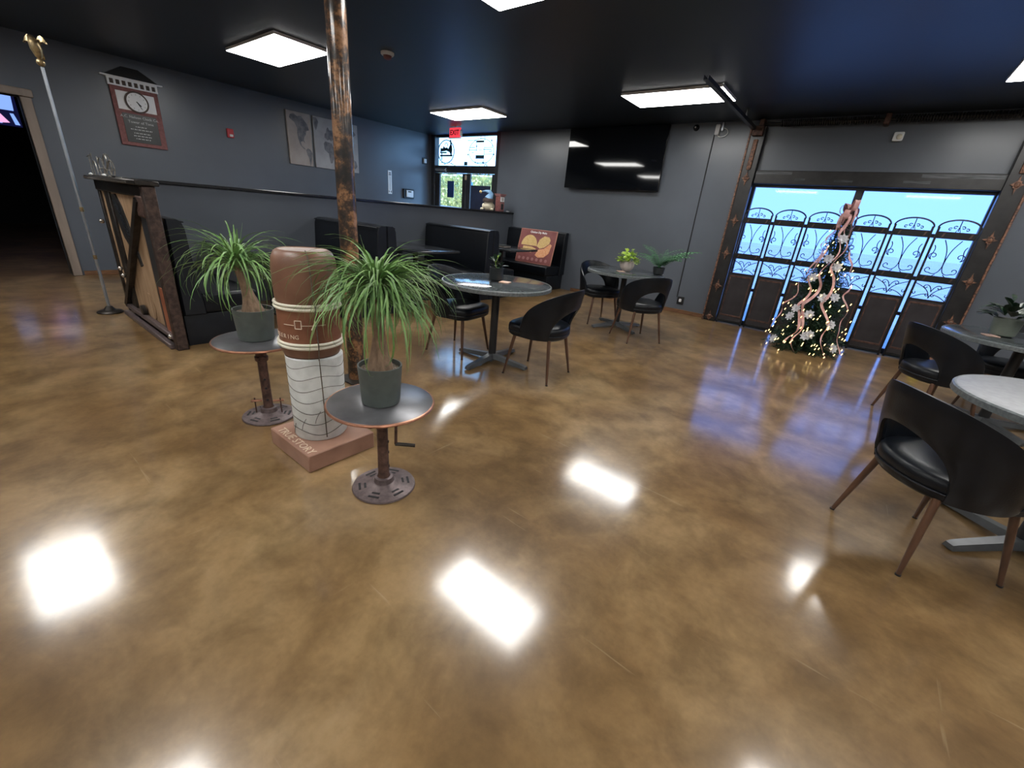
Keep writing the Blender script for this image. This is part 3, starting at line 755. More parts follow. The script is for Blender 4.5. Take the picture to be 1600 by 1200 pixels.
def seat_ring(sc, z, n=40):
    out = []
    for i in range(n):
        a = 2*PI*i/n; c, s_ = math.cos(a), math.sin(a)
        e = 4.5 if c > 0 else 2.3
        rr = (abs(c)**e+abs(s_)**e)**(-1/e)
        out.append((.012+.245*sc*rr*c, .25*sc*rr*s_, z))
    return out
def chair_proto():
    t = thing('dining_chair', '-', 'chair', group='black shell chairs with splayed legs')
    MB().loft([seat_ring(.8, .365), seat_ring(.93, .37), seat_ring(.985, .385), seat_ring(.99, .41)]).build('seat_base', 'black_leather', t, smooth=50)
    c = MB().loft([seat_ring(.97, .408), seat_ring(1.0, .418), seat_ring(1.005, .445), seat_ring(.985, .466), seat_ring(.93, .477), seat_ring(.7, .485), seat_ring(.3, .487)]).build('seat_cushion', 'black_leather', t, smooth=60)
    MB().tube(seat_ring(1.006, .412), .0045, 5, closed=True).build('welt', 'black_vinyl', c)
    TM = R(112); TH = R(50); rings = []
    ths = [i/40 for i in range(-40, 41)]
    def th(u): return TM*u
    extra = sorted(set([round(th(u), 4) for u in ths]+[s*TH*k for s in (-1, 1) for k in (.9, .95, .98, .995, 1.0, 1.02)]))
    for a in extra:
        top = .425+.385*max(0, math.cos(a/TM*PI/2))**.52
        bot = .375 if abs(a) >= TH else .375+.262*math.sqrt(max(0, 1-(a/TH)**2))**.85
        h = top-bot; th_ = .03 if h > .08 else .02
        ring = []
        def pt(off, z):
            k = (z-.38)/.42
            rad = .24+.045*k*(.55+.45*math.cos(a/2)) + off
            lean = -.03*k*max(0, math.cos(a))
            return (.0-rad*math.cos(a)*1.0+lean, rad*math.sin(a)*1.04, z)
        m_ = 7; e = .011
        for i in range(m_+1): ring.append(pt(th_/2*(1 if 0 < i < m_ else .45), bot+e*(0 if i == 0 else .6)*(1) + (h-e*1.2)*(i/m_)+(e*.6 if i == m_ else 0)))
        for i in range(m_, -1, -1): ring.append(pt(-th_/2*(1 if 0 < i < m_ else .45), bot+e*(0 if i == 0 else .6)*(1) + (h-e*1.2)*(i/m_)+(e*.6 if i == m_ else 0)))
        rings.append(ring)
    MB().loft(rings).build('backrest', 'black_leather', t, smooth=55)
    for sx in (1, -1):
        for sy in (1, -1):
            p0 = Vector((.012+sx*.165, sy*.165, .38)); p1 = Vector((.012+sx*.222, sy*.228, .0))
            l = MB().tube([p0, p0.lerp(p1, .5), p1], [.0165, .0145, .0095], 10).build('leg', 'walnut_leg', t)
            MB().lathe([(.0115, 0), (.0115, .008)], 10, Matrix.Translation((p1.x, p1.y, 0))).build('glide', 'black_metal', l)
    return t
CH = [((-1.995, 3.06), 187, 'black shell chair on the right side of the middle round table'),
      ((-2.945, 2.955), 8, 'black shell chair half under the middle round table, beside the right palm'),
      ((-2.74, 5.54), -34, 'black shell chair left of the plant table by the back wall'),
      ((-1.915, 5.08), 144, 'black shell chair right of the plant table, back to the camera'),
      ((.6, 2.565), 35, 'nearest black shell chair, large at the right edge of the picture'),
      ((.8, 4.79), 33, 'black shell chair at the far right table beside the christmas tree'),
      ((1.4, 5.68), 250, 'black shell chair behind the far right table, cut off by the right edge')]
proto = chair_proto()
for i, ((x, y), a, lab) in enumerate(CH):
    c = proto if i == 0 else copy_tree(proto)
    c.location = (x, y, 0); c.rotation_euler.z = R(a); c['label'] = lab

# ================================================================ THINGS ON THE TABLES
def leafy(mb, n, r, h, size, up=.5, seed=1, wide=.55, z0=0):
    rnd = random.Random(seed)
    for _ in range(n):
        a = rnd.uniform(0, 2*PI); q = rnd.random()**.6
        c = Vector((r*q*math.cos(a), r*q*math.sin(a), z0+h*(1-.75*q*q)*rnd.uniform(.35, 1)))
        d = Vector((math.cos(a)*q+rnd.uniform(-.4, .4), math.sin(a)*q+rnd.uniform(-.4, .4), rnd.uniform(-.1, up))).normalized()
        s = d.cross(Vector((0, 0, 1))); s = s.normalized() if s.length > .01 else Vector((1, 0, 0))
        L = size*rnd.uniform(.7, 1.2)
        mb.blade([c, c+d*L*.35+Vector((0, 0, .1*L)), c+d*L*.75, c+d*L-Vector((0, 0, .12*L))], [.02*L, wide*L*.5, wide*L*.42, .01*L], [s]*4, .25)
t = thing('table_planter', 'black pot with dark leaves on the middle round table', 'potted plant', (-2.54, 3.02, .7565))
MB().lathe([(.045, 0), (.056, .008), (.062, .02), (.064, .12), (.058, .12), (.056, .02)], 28, cap1=True).build('pot', 'planter_black', t)
MB().lathe([(.057, .095), (.03, .103)], 20).build('soil', 'soil', t)
b = MB(); leafy(b, 16, .04, .12, .075, .9, 3, .5, .09); stuff(b.build('foliage', 'dark_leaf', t))
b = MB(); b.blade([(0, 0, .1), (-.02, .0, .16), (.0, .005, .215), (.02, 0, .23)], [.004, .018, .022, .002], [(.8, -.6, 0)]*4, .2); b.build('bright_leaf', 'lime_leaf', t)
def coaster(x, y, rz, label): tag(MB().box((-.045, -.045, 0), (.045, .045, .008), .002).build('coaster', 'coaster', loc=(x, y, .756), rz=rz), label, 'coaster', 'square pinkish coasters')
coaster(-2.43, 3.02, .3, 'pinkish square coaster beside the black pot on the middle table')
coaster(-2.37, 5.34, .8, 'pinkish square coaster in front of the white ribbed pot')
coaster(1.02, 5.04, .2, 'pinkish square coaster beside the sage pot at the far right')
t = thing('table_planter', 'white ribbed pot with bright lime leaves on the plant table', 'potted plant', (-2.37, 5.5, .7565))
b = MB(); n = 36
def ribr(r0, z): return [((r0*(1+.05*math.cos(12*2*PI*j/n*1)))*math.cos(2*PI*j/n), (r0*(1+.05*math.cos(12*2*PI*j/n)))*math.sin(2*PI*j/n), z+(.008*math.cos(12*2*PI*j/n) if z > .1 else 0)) for j in range(n)]
b.loft([ribr(.045, 0), ribr(.075, .03), ribr(.092, .075), ribr(.09, .125), ribr(.082, .125), ribr(.07, .06)]); b.build('pot', 'planter_white', t)
MB().lathe([(.08, .1), (.03, .11)], 20).build('soil', 'soil', t)
b = MB(); leafy(b, 120, .12, .19, .06, .6, 5, .75, .08); stuff(b.build('foliage', 'lime_leaf', t))
t = thing('fern', 'dark green feathery fern in a black pot at the right of the plant table', 'potted plant', (-2.0, 5.68, .7565))
MB().lathe([(.05, 0), (.065, .01), (.075, .09), (.068, .09), (.06, .03)], 24).build('pot', 'planter_black', t)
b = MB(); rnd = random.Random(11)
for k in range(34):
    a = rnd.uniform(-1.0, 2.6)+(PI if rnd.random() < .25 else 0); L = rnd.uniform(.3, .5); el = rnd.uniform(.85, 1.5)
    d = Vector((math.cos(a), math.sin(a), 0)); s = Vector((-d.y, d.x, 0)); p0 = Vector((0, 0, .08)); pts = []
    for i in range(13):
        q = i/12; pts.append(p0+d*L*q*math.cos(el*(1-.5*q))*1.1+Vector((0, 0, L*(math.sin(el)*q-.42*q*q))))
    b.tube(pts, .002, 4)
    for i in range(2, 13):
        q = i/12; wl = .065*math.sin(PI*min(1, q*.85+.12))
        for sg in (1, -1):
            e = pts[i]+s*sg*wl+d*.02-Vector((0, 0, .012))
            b.blade([pts[i], pts[i].lerp(e, .5)+Vector((0, 0, .004)), e], [.003, .008, .001], [d]*3, .1)
stuff(b.build('fronds', 'fern_leaf', t))
t = thing('table_planter', 'sage grey pot with dark pale-tipped leaves on the far right table', 'potted plant', (1.1, 5.16, .7565))
MB().lathe([(.06, 0), (.078, .01), (.09, .14), (.08, .14), (.07, .03)], 28).build('pot', 'planter_sage', t)
MB().lathe([(.08, .11), (.03, .12)], 20).build('soil', 'soil', t)
b = MB(); leafy(b, 34, .1, .15, .15, .5, 21, .4, .11); stuff(b.build('foliage', 'dark_leaf', t))
b = MB(); leafy(b, 7, .1, .17, .12, .5, 25, .3, .12); stuff(b.build('pale_foliage', 'pale_leaf', t))
tag(MB().box((-.055, -.004, 0), (.055, .004, .11), .002).build('yellow_card', 'yellow_card', loc=(1.02, YB-.12, .14)), 'small yellow card fixed at the foot of the right door post', 'card')

# ================================================================ IRON GATES
def gate_scrolls():
    """scrollwork of one leaf, local x 0..W, z up; three fields"""
    W = .374; mid = MB(); low = MB(); top = MB()
    def tb(m, pts, r=.005): m.tube([(x, 0, z) for x, z in pts], r, 5)
    cx = W/2
    for s in (1, -1):
        m = lambda p: [(cx+s*(x), z) for x, z in p]
        tb(mid, m(bez((.0, 1.17), (.002, 1.36), (.03, 1.4), (.075, 1.485), 9)))
        tb(mid, m(bez((.0, 1.22), (.0, 1.1), (.05, 1.075), (.1, 1.105), 8)+spiral((.115, 1.14), .036, .012, -1.9, .85)[1:]))
        tb(mid, m(spiral((.12, 1.3), .045, .01, -1.2, 1.05)+[]))
        tb(mid, m(bez((.13, 1.255), (.17, 1.3), (.1, 1.36), (.145, 1.42), 8)))
        tb(mid, m(bez((.035, 1.09), (.06, 1.07), (.07, 1.05), (.08, 1.035), 5)))
        tb(mid, m(spiral((.03, 1.05), .02, .006, .5, .8, 8)))
        tb(low, m(bez((.0, .8), (.01, .88), (.06, .93), (.17, .97), 10)))
        tb(low, m(bez((.0, .88), (.01, .93), (.03, .96), (.06, .96), 6)+spiral((.06, .935), .025, .008, PI/2, -.8, 8)[1:]))
        tb(low, m(bez((.02, .85), (.07, .85), (.12, .82), (.16, .785), 7)))
        tb(low, m(spiral((.155, .85), .02, .006, 2.2, .8, 8)))
        tb(low, m(spiral((.03, .84), .018, .006, 2.6, .8, 8)))
        tb(top, m(spiral((.035, 1.625), .02, .006, 2.6, -.9, 9)))
        tb(top, m(spiral((.075, 1.605), .018, .006, 2.4, -.9, 9)))
    tb(top, [(cx, 1.585), (cx, 1.7)], .005)
    top.tube([(cx-.02, 0, 1.575), (cx, 0, 1.64), (cx+.02, 0, 1.575)], .004, 5)
    return mid.mesh('scrolls_middle'), low.mesh('scrolls_lower'), top.mesh('scrolls_crest')
SM, SL, ST = gate_scrolls()
for me in (SM, SL, ST): me.materials.append(MATS['gate_iron'])
def gate_proto():
    W = .374
    t = thing('gate_leaf', '-', 'gate', (0, YB-.075, 0), 0, 'folding iron gate leaves')
    for x0 in (0, W-.022): MB().box((x0, -.011, .02), (x0+.022, .011, 1.625), .002).build('stile', 'gate_iron', t)
    arch = [(W/2+W/2*.985*math.sin(a), 0, 1.615+.095*math.cos(a*1.0)*(1) if abs(a) < PI/2 else 1.615) for a in [R(-90+9*i) for i in range(21)]]
    MB().tube(arch, .009, 6).build('arch', 'gate_iron', t)
    for z0, z1, m in ((1.5, 1.575, 'gate_bronze'), (1.0, 1.07, 'gate_iron')):
        rl = MB().box((.022, -.012, z0), (W-.022, .012, z1), .003).build('rail', 'gate_iron', t)
        for x in (.06, W-.075): MB().prism([(0, 0), (.018, .012), (.03, .055), (.012, .05)], .006, ON_BACK(x, -.012, z0+.008)).build('bronze_ornament', 'gate_bronze', rl, smooth=0)
    pn = MB().box((.022, -.008, .06), (W-.022, .008, .775), .002).build('lower_panel', 'gate_panel', t)
    b = MB()
    for a, c in (((.035, -.013, .72), (W-.035, -.008, .745)), ((.035, -.013, .12), (W-.035, -.008, .145)), ((.035, -.013, .145), (.05, -.008, .72)), ((W-.05, -.013, .145), (W-.035, -.008, .72))): b.box(a, c, .002)
    b.build('panel_molding', 'gate_bronze', pn)
    MB().box((.022, -.012, .765), (W-.022, .012, .785), .002).build('rail', 'gate_iron', t)
    MB().box((.022, -.012, .03), (W-.022, .012, .06), .002).build('rail', 'gate_iron', t)
    obj(SM, 'scrollwork', t); obj(SL, 'scrollwork', t); obj(ST, 'scrollwork', t)
    for x in (.011, W-.011): MB().lathe([(.013, 0), (.013, .02)], 8, Matrix.Translation((x, 0, 0))).build('foot', 'gate_iron', t)
    return t
GL = ['iron gate leaf nearest the left door post', 'second iron gate leaf from the left door post', 'iron gate leaf just left of the christmas tree',
      'iron gate leaf just right of the christmas tree', 'second iron gate leaf from the right door post', 'iron gate leaf nearest the right door post']
gp = gate_proto()
for i, x in enumerate((-1.5, -1.094, -.688, -.178, .228, .634)):
    g = gp if i == 0 else copy_tree(gp)
    g.location.x = x; g['label'] = GL[i]+', arched top with scrollwork'

# ================================================================ CHRISTMAS TREE
TX, TY, TH_ = -.24, 6.68, 1.74
CA = math.atan2(-TY, -TX)                # azimuth of the side facing the room
t = thing('christmas_tree', 'slim dark green christmas tree with warm lights before the iron gates', 'christmas tree', (TX, TY, 0))
def trad(z): return .47*max(0, 1-(z-.1)/(TH_-.1))**.9+.012
MB().tube([(0, 0, .04), (0, 0, TH_-.05)], [.025, .006], 8).build('trunk', 'pine_trunk', t)
MB().lathe([(.16, 0), (.16, .012), (.05, .05), (.03, .09)], 20).build('stand', 'black_metal', t)
b = MB(); rnd = random.Random(5)
z = .1
while z < TH_-.03:
    r = trad(z); nb = max(5, int(26*r/.47)+4)
    for k in range(nb):
        a = rnd.uniform(0, 2*PI); L = r*rnd.uniform(.72, 1.03); dz = -.28*L+rnd.uniform(-.03, .05)
        d = Vector((math.cos(a), math.sin(a), 0)); p0 = Vector((0, 0, z)); p1 = p0+d*L+Vector((0, 0, dz))
        m_ = max(4, int(L/.017))
        for i in range(m_):
            q = .15+.85*(i+rnd.random())/m_; p = p0.lerp(p1, q)+Vector((0, 0, -.08*L*q*q))
            ll = .055*(1.15-.5*q)
            for _ in range(2):
                dd = (d*rnd.uniform(.3, 1)+Vector((rnd.uniform(-1, 1), rnd.uniform(-1, 1), rnd.uniform(-.5, .8)))).normalized()
                s = dd.cross(Vector((rnd.uniform(-1, 1), rnd.uniform(-1, 1), 1))).normalized()
                e = p+dd*ll
                b.add([p-s*.0045, p+s*.0045, e+s*.0012, e-s*.0012], [(0, 1, 2, 3)])
    z += .047*(.55+.45*r/.47)
stuff(b.build('foliage', 'pine_needle', t, smooth=0))
b = MB(); rnd = random.Random(8)
for k in range(130):
    z = .12+(TH_-.3)*(1-math.sqrt(rnd.random()))*.98; a = CA+math.asin(rnd.uniform(-.97, .97))+(PI if rnd.random() < .25 else 0); r = trad(z)*rnd.uniform(.98, 1.04)+.04
    c = Vector((r*math.cos(a), r*math.sin(a), z-.2*r)); b.tube([c-Vector((.004, 0, .011)), c+Vector((.004, 0, .011))], .0042, 6)
stuff(b.build('light_string', 'bulb_warm', t))
# ribbons wound down the tree, white blooms tucked between, gauzy bow on top
RB = ['pink ribbon swirling down the left side of the christmas tree', 'pink ribbon running down the middle left of the tree front', 'pink ribbon running down the centre of the tree front',
      'pink ribbon running down the right of the tree front', 'pink ribbon hanging on the far right flank of the christmas tree', 'pink ribbon wrapped behind the christmas tree']
for k, (off, sw, z0) in enumerate(((-1.15, .25, .24), (-.55, -.3, .2), (-.05, .28, .14), (.42, .25, .12), (1.05, -.2, .2), (2.6, .6, .25))):
    b = MB(); n = 60; P = []; S = []; W_ = []
    for i in range(n+1):
        q = i/n; z = TH_-.08-(TH_-.08-z0)*q; a = CA+off+sw*math.sin(q*4+k)*.8+.12*math.sin(q*23+k)/(.3+q); r = trad(z)*1.0+.015+.022*math.sin(q*37+k*2)
        P.append(Vector((r*math.cos(a), r*math.sin(a), z-.2*r+.016*math.sin(q*26+k)))); tw = q*15+k
        S.append((Vector((-math.sin(a), math.cos(a), 0))*math.cos(.7*math.sin(tw))+Vector((0, 0, 1))*math.sin(.7*math.sin(tw))).normalized()); W_.append(.013+.005*math.sin(q*9+k))
    b.blade(P, W_, S, .35)
    tag(b.build('pink_ribbon', 'ribbon_pink', loc=(TX, TY, 0)), RB[k], 'ribbon', 'ribbons on the christmas tree')
b = MB(); rnd = random.Random(4)
for k in range(10):
    a = 2*PI*k/10+.2; el = rnd.uniform(-.5, 1.2); L = rnd.uniform(.09, .17); d = Vector((math.cos(a)*math.cos(el), math.sin(a)*math.cos(el), math.sin(el)))
    s = d.cross(Vector((0, 0, 1))).normalized()
    P = [d*L*math.sin(PI*q*.95)+Vector((0, 0, .05*math.sin(2*PI*q)-(.16*q if k % 3 == 0 else 0))) for q in [i/10 for i in range(11)]]
    b.blade(P, [.028]*11, [s]*11, .2)
tag(b.build('ribbon_bow', 'ribbon_pink', loc=(TX, TY, TH_-.06)), 'loose pink bow topping the christmas tree', 'bow')
b = MB()
for k in range(8):
    a = 2*PI*k/8
    for q, (L, el) in enumerate(((.06, .15), (.042, .7))):
        a2 = a+q*.4; d = Vector((math.cos(a2), math.sin(a2), 0)); s = Vector((-d.y, d.x, 0)); u = Vector((0, 0, 1))
        b.blade([d*.004, d*L*.45+u*L*.3*math.sin(el), d*L*.8+u*L*.45*math.sin(el), d*L+u*L*.35*math.sin(el)], [.003, .017*L/.06, .012*L/.06, .001], [s]*4, .2)
b.sphere((0, 0, .008), .009, 8, 6)
FM = b.mesh('white_bloom'); FM.materials.append(MATS['petal_white'])
rnd = random.Random(15)
BL = [(-.75, .22, 'lowest left'), (-.55, .62, 'upper of the two at the left edge'), (-.62, .52, 'lower of the two at the left edge'), (.0, .34, 'large one at the centre foot'), (.08, .36, 'centre foot, right one of the pair'), (.12, .78, 'middle of the tree'), (-.5, .98, 'left of the middle'),
      (.55, .5, 'right flank'), (.3, 1.12, 'right of the upper middle'), (-.2, 1.2, 'upper left'), (.2, 1.42, 'just under the bow'), (.75, .24, 'lowest right'), (.5, .8, 'right, beside the ribbon'), (-.1, .58, 'front, between the two ribbons')]
for off, z, lab in BL:
    a = CA+off; r = trad(z)+.02; o = obj(FM, 'white_bloom', None, (TX+r*math.cos(a), TY+r*math.sin(a), z-.2*r), (0, R(72), a))
    tag(o, 'white fabric bloom on the christmas tree, '+lab, 'ornament', 'white blooms on the christmas tree')

# ================================================================ PALMS ON JACK TABLES
def side_table(x, y, h, rz, label, crank):
    t = thing('side_table', label, 'side table', (x, y, 0), rz, 'round tables on screw-jack stands')
    MB().lathe([(.236, h-.018), (.24, h-.003), (.236, h)], 64).build('tabletop', 'pewter', t)
    MB().tube([(.24*math.cos(a), .24*math.sin(a), h-.0085) for a in [2*PI*i/64 for i in range(64)]], .0075, 8, closed=True).build('copper_rim', 'copper', t)
    bs = MB().lathe([(.15, 0), (.155, .004), (.152, .012), (.075, .02), (.06, .035), (.05, .036), (.045, .06), (.038, .064)], 56).build('base_disc', 'base_iron', t)
    for k in range(6):
        for q, L in ((.118, .027), (.092, .02)): MB().box((q-.0055, -L, .0165-(q-.092)*.1), (q+.0055, L, .0192-(q-.092)*.06), mx=Matrix.Rotation(k*PI/3+.2, 4, 'Z')).build('slot', 'ink_black', bs, smooth=0)
    MB().lathe([(.034, .06), (.027, .075), (.026, h-.14), (.036, h-.135), (.038, h-.11), (.03, h-.105), (.03, h-.075), (.04, h-.07), (.04, h-.05), (.022, h-.045)], 24).build('jack_body', 'rust_iron', t)
    MB().tube([(0, 0, h-.05), (0, 0, h-.018)], .017, 14).build('screw', 'steel_dark', t)
    b = MB(); b.lathe([(.013, 0), (.013, .028), (.02, .03), (.02, .04)], 12, frame_mx((.024, 0, h-.115), (0, 1, 0), (0, 0, 1))); b.build('gear_boss', 'rust_iron', t)
    MB().tube([(-.028+.0*q, -.02, h-.12) if False else (-.05+.018*math.cos(q), -.02, h-.115+.018*math.sin(q)) for q in [2*PI*i/12 for i in range(12)]], .006, 6, closed=True).build('lifting_ring', 'rust_iron', t)
    for z in (.12, .2, .26): MB().lathe([(.007, 0), (.007, .004)], 8, frame_mx((.0255, 0, z), (0, 1, 0), (0, 0, 1))).build('bolt_head', 'ink_black', t)
    if crank:
        cr = MB().tube([(.03, 0, h-.115), (.065, 0, h-.12), (.062, .0, h-.235)], .0075, 8).build('crank_arm', 'rust_iron', t)
        MB().tube([(.06, 0, h-.235), (.155, -.0, h-.245)], .0095, 10).build('crank_handle', 'steel_dark', cr)
    else:
        for sg in (1, -1):
            cl = MB().tube([(.05*sg*.5, .07*sg, .02), (.05*sg*.5, .07*sg, .125)], .004, 6).build('clamp_rod', 'rust_iron', t)
            MB().tube([(.05*sg*.5, .09*sg, .105), (.03*sg*.5, .03*sg, .105)], .0075, 8).build('clamp_bar', 'copper', cl)
    return t
SR = (-1.548, 1.066, .48); SLT = (-2.675, 1.0, .515)
side_table(*SR, R(48), 'dark copper-rimmed jack table holding the bushy right palm', True)
side_table(*SLT, R(-20), 'dark copper-rimmed jack table holding the drooping left palm', False)
def palm(x, y, z, label, seed, n, crown, lean, Lr, rad):
    """crown height above the pot's foot, lean of the trunk, range of leaf lengths, pot radius"""
    t = thing('potted_palm', label, 'potted plant', (x, y, z))
    MB().lathe([(rad*.84, 0), (rad*.88, .004), (rad, .175), (rad, .182), (rad*.93, .182), (rad*.91, .15)], 40, cap1=False).build('pot', 'planter_grey', t)
    MB().lathe([(rad*.93, .16), (rad*.5, .168), (.001, .172)], 28, cap1=False).build('soil', 'soil', t)
    C = Vector((lean[0], lean[1], crown))
    P = [Vector((0, 0, .155)), Vector((0, 0, .18)), Vector((lean[0]*.2, lean[1]*.2, .225)), C*.6+Vector((0, 0, .09)), C]
    MB().tube(bez(P[0], P[1]+Vector((0, 0, .03)), P[3], P[4], 10), [.062, .058, .05, .041, .034, .029, .026, .024, .023, .022, .021], 14).build('trunk', 'bark', t)
    b = MB(); rnd = random.Random(seed)
    for k in range(n):
        a = rnd.uniform(0, 2*PI); el = rnd.choice((rnd.uniform(.1, .9), rnd.uniform(.8, 1.5))); L = rnd.uniform(*Lr)*(.8 if el > 1.2 else 1)
        d = Vector((math.cos(a), math.sin(a), 0)); p = C+d*.012+Vector((0, 0, rnd.uniform(-.035, .05))); ang = el
        m_ = 9; pts = [p.copy()]; drop = rnd.uniform(1.4, 3.0); tw = rnd.uniform(-.9, .9)
        for i in range(m_):
            q = (i+1)/m_; ang = el-drop*q**1.15
            a2 = a+tw*q; p = p+Vector((math.cos(a2)*math.cos(ang), math.sin(a2)*math.cos(ang), math.sin(ang)))*(L/m_); pts.append(p.copy())
        w0 = rnd.uniform(.0036, .006)
        s = Vector((-d.y, d.x, 0)); b.blade(pts, [w0*(1-.92*(i/m_)**2.2) for i in range(m_+1)], [s]*(m_+1), .5)
    for k in range(7):
        a = rnd.uniform(0, 2*PI); L = rnd.uniform(.1, .24); d = Vector((math.cos(a)*.25, math.sin(a)*.25, 1)); s = Vector((-math.sin(a), math.cos(a), 0))
        b.blade([C+d*L*q for q in (0, .3, .7, 1)], [.008, .008, .006, .002], [s]*4, .5)
    stuff(b.build('foliage', 'palm_leaf', t, smooth=60))
    return t
palm(SR[0], SR[1], SR[2]+.001, 'bushy ponytail palm in a grey pot on the right jack table', 31, 440, .5, (.0, .0), (.22, .48), .098)
palm(SLT[0]-.02, SLT[1], SLT[2]+.001, 'drooping ponytail palm in a grey pot on the left jack table', 17, 170, .42, (-.05, -.03), (.24, .52), .108)

# ================================================================ CLAY SCULPTURE
UX, UY = -2.115, 1.06
t = thing('clay_sculpture', 'tall brown and white clay sculpture lettered TRUE STORY on its square base', 'sculpture', (UX, UY, 0))
pn = MB().box((-.207, -.2, 0), (.217, .19, .1), .005).build('plinth', 'plinth_clay', t)
b = MB(); text_mb(b, 'TRUE STORY', .062, frame_mx((.02, -.166, .1005), (1, 0, 0), (0, 1, 0)), .0008); b.build('lettering', 'letter_cream', pn, smooth=0)
wh = MB().lathe([(.131, .1), (.137, .108), (.139, .3), (.142, .565), (.136, .572)], 56).build('white_drum', 'white_clay', t)
AF_ = math.atan2(-UY, -UX)
def on(r, a, z): return (r*math.cos(a), r*math.sin(a), z)
b = MB()
for k in range(7):
    z = .15+k*.063
    for s, ph in ((0, 0),):
        b.tube([on(.1385+.0005*k, AF_-1.7+3.4*i/30, z+.014*math.sin(3.2*(AF_-1.7+3.4*i/30)+ph+k*.5)+(.02 if s else 0)*math.sin(i*.4)) for i in range(31)], .0016, 4)
for k in range(5):
    a0 = AF_-1.3+k*.55; z0 = .12+(k*37 % 9)*.045
    b.tube([on(.1405, a0+.22*q, z0+.07*q**.7) for q in [i/6 for i in range(7)]], .0013, 4)
b.build('drum_seams', 'seam_dark', wh)
MB().lathe([(.12, .545), (.132, .56), (.135, .575), (.143, .6), (.15, .632)], 56).build('dark_collar', 'clay_dark', t)
MB().lathe([(.137, .578), (.146, .602), (.152, .632), (.1515, .64)], 56, cap0=False, cap1=False).build('lower_cup', 'clay', t)
bd = MB().lathe([(.148, .655), (.149, .74), (.1475, .825)], 56).build('lettered_band', 'clay_band', t)
for zc in (.645, .84):
    b = MB()
    for dz, rr, r in ((-.012, .0085, .152), (.006, .0075, .1525)): b.tube([on(r, 2*PI*i/64, zc+dz) for i in range(64)], rr, 8, closed=True)
    b.build('cream_rim', 'cream_glaze', t)
MB().lathe([(.144, .85), (.148, .87), (.15, .95), (.149, 1.02), (.144, 1.058), (.131, 1.087), (.114, 1.098), (.106, 1.094), (.09, 1.093)], 64).build('upper_jar', 'clay', t)
b = MB(); S_ = 'ENGINEERING'
for k, ch in enumerate(S_):
    a = AF_-.44-(len(S_)-1-k)*.15
    text_mb(b, ch, .03, frame_mx(on(.1502, a, .69), (-math.sin(a), math.cos(a), 0), (0, 0, 1)), .0008)
sq = [(-.1, -.022), (.03, -.022), (.03, .022), (-.1, .022)]
a0 = AF_-.36
for (da, dz), (db, dw) in (((-.1, -.02), (.1, -.02)), ((.1, -.02), (.1, .02)), ((.1, .02), (-.1, .02)), ((-.1, .02), (-.1, -.02))):
    b.tube([on(.1502, a0+da+(db-da)*i/4, .755+dz+(dw-dz)*i/4) for i in range(5)], .0026, 5)
for da, db in ((-.5, -.14), (.1, .85)): b.tube([on(.1502, a0+da+(db-da)*i/10, .755-.004) for i in range(11)], .0016, 5)
b.tube([on(.1502, a0+.4+.16*i/4, .73+.05*i/4) for i in range(5)], .003, 5)
b.build('lettering', 'letter_cream', bd)
ac = AF_+.16
b = MB(); b.tube([on(.105, ac-.1, 1.101), on(.132, ac-.08, 1.09), on(.147, ac-.06, 1.06), on(.152, ac-.04, 1.0), on(.152, ac-.02, .87), on(.163, ac, .84), on(.152, ac, .8), on(.152, ac, .68), on(.163, ac, .645), on(.15, ac, .61), on(.142, ac, .57), on(.142, ac+.02, .4), on(.14, ac+.03, .12)], .0032, 6)
b.build('rope', 'rope', t)
for ch in t.children:
    if ch.name.split('.')[0] in ('upper_jar', 'lettered_band', 'cream_rim', 'lower_cup', 'dark_collar'): ch.location = (-.013, -.009, 0)
    elif ch.name.startswith('white_drum'): ch.location = (-.006, -.004, 0)
    elif ch.name.startswith('rope'): ch.location = (-.009, -.006, 0)

# ================================================================ STEEL AND PLYWOOD END PANEL
PX0, PX1, PY = -6.02, -4.33, 1.0
t = thing('booth_end_panel', 'tall plywood and dark steel panel closing the end of the booths', 'panel', (PX0, PY, 0))
W = PX1-PX0
MB().box((.06, .02, .09), (W-.1, .05, 1.24), .002).build('plywood_sheet', 'plywood', t)
MB().box((W-.3, -.002, .1), (W-.16, .004, .5), .001).build('red_patch', 'plywood_red', t)
for x0, x1, m in ((0, .055, 'steel_dark'), (.25, .42, 'steel_dark'), (W-.15, W-.07, 'post_black')):
    MB().box((x0, 0, .02), (x1, .06, 1.27), .004).build('steel_upright', m, t)
MB().box((W-.07, -.03, 0), (W, .055, 1.3), .006).build('rusty_post', 'rust_dark', t)
MB().box((0, -.01, 1.21), (W-.11, .06, 1.3), .006).build('top_rail', 'steel_dark', t)
MB().box((-.02, -.07, 1.3), (W+.02, .08, 1.335), .006).build('shelf', 'steel_dark', t)
MB().box((-.02, -.072, 1.305), (W-.2, -.068, 1.325)).build('shelf_edge', 'steel_bright', t, smooth=0)
for y0, z0 in ((-.06, .0), (-.03, .075)):
    MB().box((.12, y0, z0), (W-.08, y0+.045, z0+.045), .006).build('floor_rail', 'base_iron', t)
d0, d1_ = Vector((.12, -.012, .1)), Vector((W-.25, -.012, 1.19))
MB().tube([d0, d1_], .032, 4).build('brace', 'steel_dark', t)
MB().box((W-.38, .005, .09), (W-.15, .02, 1.21), .002).build('dark_plate', 'frame_metal', t)
pts = [(.46, 1.19), (.6, 1.2), (.72, 1.1), (.8, .98), (.86, .86), (.9, .76), (.98, .62), (.93, .6), (.86, .7), (.8, .74), (.7, .76), (.58, .82), (.49, .95), (.45, 1.08)]
ft = MB().prism(pts, .012, ON_BACK(0, .02, 0)).build('feather', 'feather_black', t)
b = MB()
